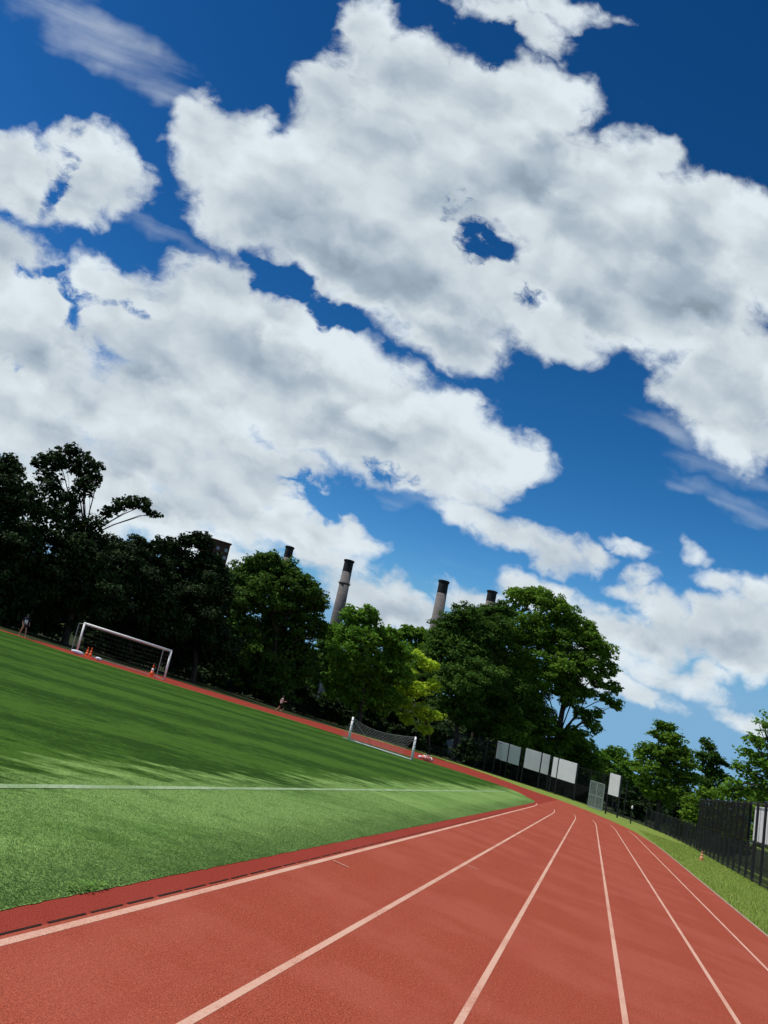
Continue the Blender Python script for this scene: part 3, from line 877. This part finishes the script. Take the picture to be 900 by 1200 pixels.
a, b = gnd(85, 763.5), gnd(196.3, 798.5)
mid = (a + b) / 2; d = (b - a).normalized(); ang = math.atan2(d.y, d.x)
GW, GH = 7.75, 2.44
goal = empty('wide_goal', mid, ang, 'wide white full-size goal with thin back poles on the far turf', 'goal')
h = GW / 2
for s in (-1, 1): MB().tube([(s * h, 0, 0), (s * h, 0, GH)], .085, 12).build('post', M_WHITE, goal, True)
MB().tube([(-h - .06, 0, GH), (h + .06, 0, GH)], .088, 12).build('crossbar', M_WHITE, goal, True)
bk = 2.0
for s in (-1, 1):
    m = MB(); m.tube([(s * h, .05, GH - .04), (s * h, bk, GH - .12)], .022, 6); m.tube([(s * h, bk, GH - .12), (s * h, bk, .03)], .028, 6)
    m.tube([(s * h, bk, .03), (s * h, .05, .03)], .03, 6)
    m.build('back_pole', M_GALV, goal)
MB().tube([(-h, bk, .03), (h, bk, .03)], .03, 6).build('ground_bar', M_GALV, goal)
nm = MB()
net_panel(nm, (-h, bk, .03), (h, bk, .03), (h, bk, GH - .14), (-h, bk, GH - .14), .30, .004, .10)
net_panel(nm, (-h, .05, GH - .06), (h, .05, GH - .06), (h, bk, GH - .14), (-h, bk, GH - .14), .30, .004, .06)
for s in (-1, 1): net_panel(nm, (s * h, .05, .03), (s * h, bk, .03), (s * h, bk, GH - .14), (s * h, .05, GH - .06), .30, .004)
nm.build('net', M_NETD, goal)

a, b = gnd(408.6, 867.3), gnd(482.3, 890.9)
mid = (a + b) / 2; d = (b - a); GW = d.length; ang = math.atan2(d.y, d.x); GH = 1.82; h = GW / 2
g2 = empty('narrow_goal', mid, ang, 'small portable goal with sleeved white posts and sagging net beside the track', 'goal')
for s in (-1, 1):
    p = MB().tube([(s * h, 0, 0), (s * h, 0, GH)], [.105, .07], 12).build('post', M_WHITE, g2, True)
    sl = MB()
    for z in (.35, .75, 1.15, 1.55): sl.lathe([(.108 - z * .02, z - .03), (.113 - z * .02, z), (.108 - z * .02, z + .03)], (s * h, 0, 0), 12)
    sl.build('sleeve_band', M_GALV, p)
MB().box((0, -.02, .045), (GW - .1, .09, .08), bev=.03).build('base_bar', M_WHITE, g2)
bk = 1.7
sag = [(-h + 2 * h * i / 12, 0, GH - .05 - .42 * math.sin(math.pi * (i / 12) ** .8)) for i in range(13)]
MB().tube(sag, .018, 6).build('top_cord', M_NET, g2)
MB().tube([(-h, 0, GH - .15), (-h * .25, bk * .5, .45), (0, bk, .03)], .022, 6).build('strap', M_NET, g2)
bf = MB(); bf.tube([(-h, 0, .04), (-h + .2, bk, .04), (h - .2, bk, .04), (h, 0, .04)], .03, 6); bf.build('ground_frame', M_GALV, g2)
nm = MB()
for i in range(25):
    u = i / 24; x = -h + 2 * h * u; zt = GH - .05 - .42 * math.sin(math.pi * u ** .8)
    nm.tube([(x, 0.02, zt), (x * .97, bk * .55, zt * .5), (x * .96, bk, .04)], .006, 3, False)
for j in range(1, 12):
    v_ = j / 12; pts = []
    for i in range(13):
        u = i / 12; x = -h + 2 * h * u; zt = GH - .05 - .42 * math.sin(math.pi * u ** .8)
        q0, q1, q2 = Vector((x, .02, zt)), Vector((x * .97, bk * .55, zt * .5)), Vector((x * .96, bk, .04))
        pts.append(q0.lerp(q1, v_ * 2) if v_ < .5 else q1.lerp(q2, v_ * 2 - 1))
    nm.tube(pts, .006, 3, False)
nm.build('net', M_NET, g2)


# ------------------------------------------------------------------ cones, bags
def cone(loc, hgt, label, body, group='traffic cones behind the wide goal', bands=True):
    c = empty('traffic_cone', loc, random.uniform(0, 1), label, 'cone', group)
    w = hgt * .52
    MB().box((0, 0, hgt * .025), (w, w, hgt * .05), bev=.01).build('base', body, c)
    R = lambda z: hgt * (.19 - .155 * z)
    MB().lathe([(R(0.04), hgt * .05), (R(.45), hgt * .45)], seg=18).build('lower_cone', body, c, True)
    MB().lathe([(R(.45) * 1.02, hgt * .45), (R(.68) * 1.02, hgt * .68)], seg=18).build('band', M_WBAND if bands else body, c, True)
    MB().lathe([(R(.68), hgt * .68), (R(.97), hgt * .97), (R(1) * .6, hgt)], seg=18).build('tip', body, c, True)
    return c


cone(gnd(177, 792.5), .95, 'orange traffic cone with a white band under the crossbar near the right post', M_ORANGE)
cone(gnd(101, 769), .75, 'left of two orange cones beside the left post of the wide goal', M_ORANGE, bands=False)
cone(gnd(105, 770.5), .8, 'right of two orange cones beside the left post of the wide goal', M_ORANGE, bands=False)
cone(gnd(822, 1008.5), .55, 'small faded orange cone on the verge by the black fence', M_PALEOR, None, False)


def bag(name, loc, size, mat, label, cat, rz=0, strap=None):
    r = empty(name, loc, rz, label, cat)
    sx, sy, sz = size; m = MB(); prof = []
    seg = 14
    n0 = 0
    for i in range(9):
        u = i / 8; x = (u - .5) * sx; k = max(.12, math.sin(math.pi * (u * .86 + .07)) ** .55)
        ring = []
        for j in range(seg):
            th = 2 * math.pi * j / seg
            ring.append(Vector((x, math.cos(th) * sy / 2 * k * (1 + .06 * math.sin(7 * u + j)), sz / 2 + math.sin(th) * sz / 2 * k * (1 if math.sin(th) > 0 else 1))))
        m.v += ring
    for i in range(8):
        for j in range(seg):
            q = (j + 1) % seg; m.f.append((i * seg + j, i * seg + q, (i + 1) * seg + q, (i + 1) * seg + j))
    m.f.append(tuple(range(seg - 1, -1, -1))); m.f.append(tuple(8 * seg + j for j in range(seg)))
    m.build('body', mat, r, True)
    if strap:
        s = MB(); s.tube([(-sx * .25, -sy * .3, sz * .8), (-sx * .1, -sy * .2, sz * 1.25), (sx * .1, -sy * .2, sz * 1.25), (sx * .25, -sy * .3, sz * .8)], .02, 6); s.build('strap', strap, r)
        s = MB()
        for u in (-.28, .28): s.tube([(u * sx, math.cos(t_) * sy * .49, sz / 2 + math.sin(t_) * sz * .49) for t_ in np.linspace(0, math.pi, 9)], .035, 6)
        s.build('trim', strap, r)
    return r


p = gnd(500, 892)
bag('kit_bag', p, (1.15, .5, .45), simple('faded red cloth', (.66, .26, .20), .8, .1, .25), 'red and white kit bag lying right of the narrow goal', 'bag', YAW, M_WBAND)
bag('kit_bag', gnd(492.5, 889), (.5, .3, .3), M_SHIRTW, 'small white bag between the red bag and the narrow goal', 'bag', YAW + .4)
bag('kit_bag', gnd(90, 766.5), (.95, .35, .30), M_SHIRTW, 'pale bag lying just right of the left post of the wide goal', 'bag', YAW)
bag('kit_bag', gnd(115, 774), (.5, .3, .26), M_SHIRTW, 'small white bag right of the two orange cones', 'bag', YAW)

# lit park lamps glimpsed in the shade
for (px, py, D, lab) in ((257, 776, 118, 'lit park lamp glowing white in the dark shrubs right of the wide goal'), (354, 807, 122, 'lit park lamp glowing small under the broad domed tree')):
    p = at(px, py, D)
    l = empty('park_lamp', (p.x, p.y, 0), 0, lab, 'lamp', 'park lamps under the trees')
    MB().tube([(0, 0, 0), (0, 0, p.z - .2)], [.07, .045], 8).build('pole', M_BLACK, l)
    MB().lathe([(.08, p.z - .2), (.16, p.z - .1), (.17, p.z + .05), (.08, p.z + .16)], seg=12).build('globe', mat_emit('lamp globe', (1, .92, .78), 1.6), l, True)


# ------------------------------------------------------------------ people
def person(loc, rz, joints, radii, edges, parts, label, scale=1.0):
    """one continuous skinned body; clothes and hair are children"""
    root = empty('person', loc, rz, label, 'person')
    def skin(name, idx, grow, mat):
        ids = sorted({i for e in idx for i in e}); mp = {v: k for k, v in enumerate(ids)}
        me = bpy.data.meshes.new(name); me.from_pydata([tuple(c * scale for c in joints[i]) for i in ids], [(mp[a], mp[b]) for a, b in idx], [])
        me.materials.append(mat)
        o = bpy.data.objects.new(name, me); COL.objects.link(o); o.parent = root
        sk = o.modifiers.new('skin', 'SKIN'); sk.use_smooth_shade = True
        for k, i in enumerate(ids):
            r = radii[i]; r = r if isinstance(r, tuple) else (r, r)
            me.skin_vertices[0].data[k].radius = (r[0] * scale * grow, r[1] * scale * grow)
        me.skin_vertices[0].data[0].use_root = True
        ss = o.modifiers.new('sub', 'SUBSURF'); ss.levels = 1; ss.render_levels = 2
        return o
    skin('body', edges, 1.0, M_SKIN)
    for name, idx, grow, mat in parts: skin(name, idx, grow, mat)
    hx, hy, hz = [c * scale for c in joints[3]]
    MB().lathe([(.02, .125 * scale), (.075 * scale, .10 * scale), (.098 * scale, .04 * scale), (.10 * scale, 0), (.092 * scale, -.03 * scale)], (hx, hy + .012, hz), 14).build('hair', M_HAIR, root, True)
    f = MB()
    for s in (-1, 1): f.lathe([(.004, -.012), (.012, 0), (.004, .012)], (hx + s * .034, hy - .095 * scale, hz + .005), 6)
    f.lathe([(.004, -.03), (.016, -.02), (.006, .015)], (hx, hy - .105 * scale, hz - .03), 6)
    f.build('face', M_HAIR, root)
    return root


def human(stride, arms, lean=0.0):
    """joint table for a 1.72 m figure; front is -Y. stride: per-leg (hip swing y, knee y, foot y, foot lift)"""
    J = [(0, 0, .93), (0, .005 - lean * .4, 1.15), (0, -lean * .8, 1.42), (0, -.02 - lean, 1.61), (0, -.005 - lean * .9, 1.48)]
    R = [(.135, .10), (.125, .09), (.12, .085), (.085, .098), .052]
    E = [(0, 1), (1, 2), (2, 4), (4, 3)]
    idx = {}
    for s, nm in ((-1, 'R'), (1, 'L')):
        ky, fy, fz, fx = stride[0 if s < 0 else 1]
        b = len(J)
        J += [(s * .095, 0, .88), (s * (.10 + fx * .5), ky, .49 + fz * .5), (s * (.10 + fx), fy, .085 + fz), (s * (.10 + fx), fy - .16, .045 + fz)]
        R += [(.085, .088), .058, .042, (.038, .032)]
        E += [(0, b), (b, b + 1), (b + 1, b + 2), (b + 2, b + 3)]; idx['leg' + nm] = b
        b = len(J); ex, ey, ez, wx, wy, wz = arms[0 if s < 0 else 1]
        J += [(s * .19, -lean * .8, 1.40), (s * ex, ey - lean * .8, ez), (s * wx, wy - lean * .8, wz), (s * wx, wy - .07 - lean * .8, wz - .06), (s * (wx - .03), wy - .05 - lean * .8, wz - .02)]
        R += [.055, .040, .030, (.030, .020), .014]
        E += [(2, b), (b, b + 1), (b + 1, b + 2), (b + 2, b + 3), (b + 2, b + 4)]; idx['arm' + nm] = b
    return J, R, E, idx


J, R, E, I = human([(.16, .32, .0, .04), (-.15, -.22, 0.0, .03)], [(.27, .06, 1.14, .25, -.04, .92), (.27, -.04, 1.14, .26, -.14, .95)])
lr, ll, ar, al = I['legR'], I['legL'], I['armR'], I['armL']
shirt = [(0, 1), (1, 2), (2, ar), (2, al), (ar, ar + 1), (al, al + 1)]
person(gnd(25.5, 746.5), YAW + RAD(25), J, R, E, [('shirt', [(0, 1), (1, 2), (2, ar), (2, al)], 1.12, M_SHIRTW), ('sleeves', [(2, ar), (ar, ar + 1), (2, al), (al, al + 1)], 1.18, M_NAVY), ('shorts', [(0, lr), (0, ll)], 1.25, M_NAVY)],
       'person in a pale shirt and dark shorts walking at the far left', 1.02)
J, R, E, I = human([(-.34, -.10, .22, .0), (.10, .42, .10, .0)], [(.30, .16, 1.17, .24, -.10, 1.22), (.28, -.16, 1.18, .20, -.34, 1.30)], .10)
lr, ll, ar, al = I['legR'], I['legL'], I['armR'], I['armL']
person(gnd(326.5, 836.5), YAW + RAD(60), J, R, E, [('shirt', [(0, 1), (1, 2), (2, ar), (2, al)], 1.12, M_SHIRTW), ('shorts', [(0, lr), (0, ll), (lr, lr + 1)], 1.2, M_DARKCLOTH)],
       'person in a white top and dark shorts jogging on the far track', 1.0)

# ------------------------------------------------------------------ light and sky
SUN_AZ_DIR = Vector((-math.sin(RAD(110)), math.cos(RAD(110)), 0))     # towards the sun, horizontal
SUN_EL = RAD(61)
sd_ = Vector((SUN_AZ_DIR.x * math.cos(SUN_EL), SUN_AZ_DIR.y * math.cos(SUN_EL), math.sin(SUN_EL)))
ld = bpy.data.lights.new('sun', 'SUN'); ld.energy = 4.3; ld.angle = RAD(.55); ld.color = (1, .95, .87)
lo = bpy.data.objects.new('sun', ld); COL.objects.link(lo)
lo.rotation_euler = (-sd_).to_track_quat('-Z', 'Y').to_euler(); lo.location = (0, 0, 60)

world = bpy.data.worlds.new('World'); S.world = world; world.use_nodes = True
t = world.node_tree; t.nodes.clear()
wout = t.nodes.new('ShaderNodeOutputWorld'); bg = t.nodes.new('ShaderNodeBackground')
STR = .07
bg.inputs['Strength'].default_value = STR
t.links.new(bg.outputs[0], wout.inputs[0])
sky = t.nodes.new('ShaderNodeTexSky'); sky.sky_type = 'NISHITA'; sky.sun_disc = False
sky.sun_elevation = SUN_EL; sky.sun_rotation = math.atan2(sd_.x, sd_.y)
sky.air_density = 1.0; sky.dust_density = .1; sky.ozone_density = 3.0; sky.altitude = 50
dirv = t.nodes.new('ShaderNodeTexCoord').outputs['Generated']


def vdot(v, w):
    n = t.nodes.new('ShaderNodeVectorMath'); n.operation = 'DOT_PRODUCT'
    t.links.new(v, n.inputs[0])
    if hasattr(w, 'is_output'): t.links.new(w, n.inputs[1])
    else: n.inputs[1].default_value = tuple(w)
    return n.outputs['Value']


def vop(op, a, b=None, c=None):
    n = t.nodes.new('ShaderNodeVectorMath'); n.operation = op
    for i, v in enumerate((a, b, c)):
        if v is None: continue
        if hasattr(v, 'is_output'): t.links.new(v, n.inputs[i])
        else: n.inputs[i].default_value = tuple(v)
    return n.outputs[0]


# the patch of sky ahead is charted on the plane tangent to one fixed heading;
# its axes follow the cloud streets (22 degrees), unit = 100 chart minutes
CA = RAD(22)
ax1 = right * math.cos(CA) - upv * math.sin(CA)
ax2 = right * math.sin(CA) + upv * math.cos(CA)      # upwards across the streets
dz = math_(t, 'MAXIMUM', vdot(dirv, fwd), .02)
su = math_(t, 'DIVIDE', vdot(dirv, ax1), dz); sv = math_(t, 'DIVIDE', vdot(dirv, ax2), dz)
cmb = t.nodes.new('ShaderNodeCombineXYZ'); t.links.new(su, cmb.inputs[0]); t.links.new(sv, cmb.inputs[1])
chart = vop('MULTIPLY', cmb.outputs[0], (9.0, 9.0, 0))


def ch(px, py):
    a = (px - PCX) / 100; b = -(py - PCY) / 100
    return (a * math.cos(CA) - b * math.sin(CA), a * math.sin(CA) + b * math.cos(CA))


# ragged edges: warp the chart before the cloud bodies are looked up
wn = t.nodes.new('ShaderNodeTexNoise'); wn.noise_dimensions = '2D'
t.links.new(chart, wn.inputs['Vector']); wn.inputs['Scale'].default_value = 1.5; wn.inputs['Detail'].default_value = 3; wn.inputs['Roughness'].default_value = .55
warp = vop('MULTIPLY_ADD', vop('SUBTRACT', wn.outputs['Color'], (.5, .5, .5)), (.55, .55, 0), chart)


def field(blobs, k, vec, grow_=(1, 1)):
    acc = None
    for (px, py, ra, rb) in blobs:
        ra *= grow_[0]; rb *= grow_[1]
        c = ch(px, py); s = (100 / ra, 100 / rb)
        q = vop('MULTIPLY_ADD', vec, (s[0], s[1], 0), (-c[0] * s[0], -c[1] * s[1], 0))
        sz = (min(ra, rb) / 50) ** .75
        b = math_(t, 'MULTIPLY_ADD', vdot(q, q), -sz, sz)
        acc = b if acc is None else math_(t, 'SMOOTH_MAX', acc, b, k)
    return acc


BODY = [  # px, py, semi-axis along street, semi-axis across
    # great upper cloud
    (232, 150, 30, 38), (262, 190, 58, 60), (300, 235, 85, 62), (350, 215, 75, 62), (400, 110, 48, 50), (430, 40, 38, 40), (400, 260, 105, 80), (470, 110, 90, 70), (420, 180, 90, 70), (500, 210, 110, 80), (480, 320, 120, 66), (560, 130, 90, 62), (640, 120, 60, 50), (620, 210, 110, 66), (530, 395, 70, 36), (585, 345, 60, 50),
    (690, 250, 110, 76), (745, 190, 46, 36), (700, 330, 110, 70), (800, 270, 90, 66), (640, 385, 70, 34), (800, 360, 110, 70), (860, 440, 80, 70), (920, 300, 70, 76), (870, 500, 50, 40), (840, 250, 60, 45), (820, 455, 42, 42),
    # strip above it
    (560, 2, 60, 16), (640, 0, 70, 14), (625, 35, 44, 18), (600, 20, 40, 16),
    # left small pair
    (8, 195, 46, 44), (35, 238, 50, 26), (100, 190, 52, 44), (130, 210, 46, 34), (90, 245, 30, 22),
    # great left cloud
    (-20, 330, 90, 66), (40, 360, 80, 52), (30, 420, 90, 50), (140, 340, 60, 30), (150, 375, 90, 42), (250, 345, 70, 42), (240, 400, 130, 62), (330, 400, 100, 52), (330, 460, 130, 56), (430, 450, 100, 44), (200, 470, 120, 52), (100, 470, 110, 42), (420, 510, 110, 44), (510, 505, 90, 46), (570, 530, 66, 38), (550, 575, 46, 16), (480, 548, 60, 26),
    (60, 520, 110, 40), (200, 545, 130, 36), (300, 545, 90, 36), (150, 580, 120, 34), (270, 595, 110, 30), (360, 612, 70, 24), (405, 630, 40, 13), (340, 635, 90, 22), (240, 635, 80, 26), (60, 590, 90, 40), (-30, 470, 80, 60),
    # middle tongue
    (540, 604, 34, 14), (585, 622, 50, 20), (640, 640, 50, 20), (690, 655, 22, 13),
    # low clouds
    (420, 690, 46, 16), (480, 706, 44, 16), (440, 715, 60, 20), (550, 698, 40, 16), (650, 700, 30, 18), (690, 722, 50, 22), (735, 748, 52, 20), (700, 768, 44, 14), (790, 728, 40, 28), (830, 730, 46, 34), (880, 745, 60, 44), (770, 790, 40, 12), (820, 806, 34, 13), (840, 790, 18, 10), (740, 810, 50, 13), (690, 800, 40, 16), (890, 690, 22, 14), (846, 680, 26, 9), (870, 845, 30, 9), (610, 690, 26, 14),
    # single puffs
    (808, 646, 14, 9), (756, 676, 15, 9), (745, 694, 26, 9), (738, 645, 20, 6),
]
WISP = [(40, -20, 60, 20), (85, 22, 75, 22), (140, 62, 80, 20), (195, 104, 60, 14), (800, 512, 36, 10), (830, 545, 40, 12), (865, 590, 46, 14), (810, 570, 30, 8), (890, 560, 26, 10), (200, 275, 50, 10), (480, 588, 40, 8)]
SHADE = [  # thick grey undersides
    (360, 275, 100, 26), (440, 320, 120, 30), (500, 360, 90, 24), (640, 210, 90, 26), (560, 240, 60, 22), (790, 310, 90, 36), (820, 370, 70, 22), (690, 370, 60, 18), (60, 425, 90, 18), (180, 430, 90, 16), (330, 430, 110, 20), (440, 490, 100, 20), (250, 500, 110, 16), (400, 545, 100, 16), (120, 540, 110, 16), (560, 550, 50, 14), (330, 620, 90, 12), (200, 600, 90, 12), (870, 770, 60, 18), (760, 765, 60, 10), (610, 640, 60, 8), (110, 235, 50, 10), (20, 235, 40, 10), (450, 712, 60, 9), (440, 150, 60, 16), (890, 470, 50, 20), (700, 280, 60, 14)]
HOLE = [(565, 285, 30, 20), (606, 342, 20, 16), (530, 230, 14, 26), (88, 366, 10, 22), (80, 335, 60, 6), (15, 430, 9, 6), (455, 545, 30, 9), (400, 588, 60, 12), (70, 210, 10, 34), (335, 330, 30, 12), (390, 365, 24, 8), (588, 48, 12, 16), (690, 245, 20, 7)]

def tex_noise(vec, scale, detail, rough, dist=0.0):
    n = t.nodes.new('ShaderNodeTexNoise'); n.noise_dimensions = '2D'; t.links.new(vec, n.inputs['Vector'])
    for q_, v_ in (('Scale', scale), ('Detail', detail), ('Roughness', rough), ('Distortion', dist)): n.inputs[q_].default_value = v_
    return n.outputs


def billow(vec, scale, detail, rough):
    """rounded heads with creases between them"""
    n = t.nodes.new('ShaderNodeTexVoronoi'); n.voronoi_dimensions = '2D'; n.feature = 'F1'; n.normalize = True
    t.links.new(vec, n.inputs['Vector'])
    for q_, v_ in (('Scale', scale), ('Detail', detail), ('Roughness', rough), ('Lacunarity', 2.3)): n.inputs[q_].default_value = v_
    return math_(t, 'SUBTRACT', .5, n.outputs['Distance'])


st = vop('MULTIPLY', chart, (.70, 1.0, 1))
w2 = tex_noise(st, 3.2, 5, .6)
st = vop('MULTIPLY_ADD', vop('SUBTRACT', w2['Color'], (.5, .5, .5)), (.34, .34, 0), st)
SUNWARD = (-.12, .20, 0)
b0 = billow(st, .85, 4, .52); r0 = billow(st, .68, 2.0, .5); r1 = billow(vop('ADD', st, SUNWARD), .68, 2.0, .5)
f0 = math_(t, 'SUBTRACT', tex_noise(st, 1.25, 9, .66)['Fac'], .5)
n3 = tex_noise(st, 6.0, 5, .62)
body = field(BODY, .30, warp)
body = math_(t, 'MAXIMUM', body, -1.5)
hole = sstep(t, math_(t, 'MULTIPLY_ADD', math_(t, 'SUBTRACT', n3['Fac'], .5), 3.0, field(HOLE, .15, warp, (.9, .9))), -1.3, 1.5)
dens = math_(t, 'ADD', math_(t, 'MULTIPLY_ADD', f0, 1.75, body), math_(t, 'MULTIPLY', b0, .95))
dens = math_(t, 'ADD', dens, math_(t, 'MULTIPLY', math_(t, 'SUBTRACT', n3['Fac'], .5), .50))
dens0 = dens
dens = math_(t, 'SUBTRACT', dens, math_(t, 'MULTIPLY', hole, 1.5))
# generic scattered cumulus for the rest of the sky
sepd = t.nodes.new('ShaderNodeSeparateXYZ'); t.links.new(dirv, sepd.inputs[0])
zc = math_(t, 'MAXIMUM', sepd.outputs[2], .06)
deck = vop('DIVIDE', dirv, None); dn = deck.node
cz = t.nodes.new('ShaderNodeCombineXYZ')
for i in range(3): t.links.new(zc, cz.inputs[i])
t.links.new(cz.outputs[0], dn.inputs[1])
n4 = t.nodes.new('ShaderNodeTexNoise'); n4.noise_dimensions = '2D'
t.links.new(deck, n4.inputs['Vector']); n4.inputs['Scale'].default_value = 1.3; n4.inputs['Detail'].default_value = 6; n4.inputs['Roughness'].default_value = .55
gen = math_(t, 'MULTIPLY', math_(t, 'SUBTRACT', n4.outputs['Fac'], .52), 5.0)
c0 = ch(450, 480)
q = vop('MULTIPLY_ADD', chart, (1 / 6.4, 1 / 7.0, 0), (-c0[0] / 6.4, -c0[1] / 7.0, 0))
front = math_(t, 'MULTIPLY', sstep(t, math_(t, 'MULTIPLY', vdot(q, q), -1.0), -1.6, -1.25), sstep(t, vdot(dirv, fwd), .05, .15))
mixd = t.nodes.new('ShaderNodeMix'); t.links.new(front, mixd.inputs[0]); t.links.new(gen, mixd.inputs[2]); t.links.new(dens, mixd.inputs[3])
dens = mixd.outputs[0]

alpha = sstep(t, dens, -.32, .62)
# wisps
wz = math_(t, 'MAXIMUM', field(WISP, .2, warp), -1.0)
nw = t.nodes.new('ShaderNodeTexNoise'); nw.noise_dimensions = '2D'
t.links.new(vop('MULTIPLY', chart, (.30, 1.9, 1)), nw.inputs['Vector']); nw.inputs['Scale'].default_value = 1.6; nw.inputs['Detail'].default_value = 7; nw.inputs['Roughness'].default_value = .5; nw.inputs['Distortion'].default_value = .25
wa = sstep(t, math_(t, 'MULTIPLY_ADD', math_(t, 'SUBTRACT', nw.outputs['Fac'], .5), 2.5, wz), -.55, 1.7)
wa = math_(t, 'MULTIPLY', math_(t, 'MULTIPLY', wa, front), .55)
alpha = math_(t, 'SUBTRACT', 1.0, math_(t, 'MULTIPLY', math_(t, 'SUBTRACT', 1.0, alpha), math_(t, 'SUBTRACT', 1.0, wa)))
# light on the clouds
relief = math_(t, 'SUBTRACT', r0, r1)
shd = sstep(t, field(SHADE, .5, warp, (.9, 1.5)), -.6, .9)
thick = sstep(t, dens0, .15, 1.1)
soft = tex_noise(st, .75, 3, .5)['Fac']
lum = math_(t, 'MULTIPLY_ADD', relief, .85, .785)
lum = math_(t, 'SUBTRACT', lum, math_(t, 'MULTIPLY', sstep(t, dens0, .0, 1.9), .17))
lum = math_(t, 'ADD', lum, math_(t, 'MULTIPLY', f0, .22))
lum = math_(t, 'SUBTRACT', lum, math_(t, 'MULTIPLY', math_(t, 'MULTIPLY', shd, thick), math_(t, 'MULTIPLY_ADD', r0, -.30, .24)))
lum = math_(t, 'ADD', lum, math_(t, 'MULTIPLY', math_(t, 'SUBTRACT', soft, .5), .24))
lum = math_(t, 'MINIMUM', math_(t, 'MAXIMUM', lum, .30), .82)
wlift = math_(t, 'MULTIPLY', wa, 1.8, clamp=True)
lum = math_(t, 'ADD', math_(t, 'MULTIPLY', lum, math_(t, 'SUBTRACT', 1.0, wlift)), math_(t, 'MULTIPLY', wlift, .80))
ctint = mixc(t, sstep(t, lum, .35, .75), (.80, .99, 1.19), (.90, 1.0, 1.07))
cl = mixc(t, 1.0, ctint, (1, 1, 1), 'MULTIPLY')
vm = t.nodes.new('ShaderNodeVectorMath'); vm.operation = 'SCALE'; t.links.new(cl, vm.inputs[0]); t.links.new(math_(t, 'MULTIPLY', lum, 1 / STR), vm.inputs['Scale'])
# clear sky from the sky model, deepened
sp = t.nodes.new('ShaderNodeSeparateColor'); t.links.new(sky.outputs[0], sp.inputs[0]); cb = t.nodes.new('ShaderNodeCombineColor')
for i_, (e_, g_, m_) in enumerate(((3.17, 29.0, .21), (2.03, 4.9, .425), (1.92, 3.9, .66))):
    x_ = math_(t, 'MULTIPLY', math_(t, 'POWER', math_(t, 'MULTIPLY', sp.outputs[i_], STR), e_), g_)
    x_ = math_(t, 'SMOOTH_MIN', x_, m_, .12)
    if i_: x_ = math_(t, 'MAXIMUM', x_, math_(t, 'MULTIPLY', lastc, (0, 1.12, 1.28)[i_]))
    lastc = x_
    t.links.new(math_(t, 'MULTIPLY', math_(t, 'MAXIMUM', x_, .002), 1 / STR), cb.inputs[i_])
fin = mixc(t, alpha, cb.outputs[0], vm.outputs[0])
t.links.new(fin, bg.inputs['Color'])
world.cycles.sampling_method = 'MANUAL'; world.cycles.sample_map_resolution = 512

# ------------------------------------------------------------------ render settings
S.view_settings.view_transform = 'Standard'; S.view_settings.look = 'None'
S.view_settings.exposure = 0.0; S.view_settings.gamma = 1.0; S.view_settings.use_curve_mapping = False
S.render.engine = 'CYCLES'
cy = S.cycles
cy.max_bounces = 5; cy.diffuse_bounces = 2; cy.glossy_bounces = 2; cy.transmission_bounces = 3; cy.transparent_max_bounces = 6
cy.use_denoising = True
cy.sample_clamp_indirect = 4
S.render.resolution_x = 768; S.render.resolution_y = 1024
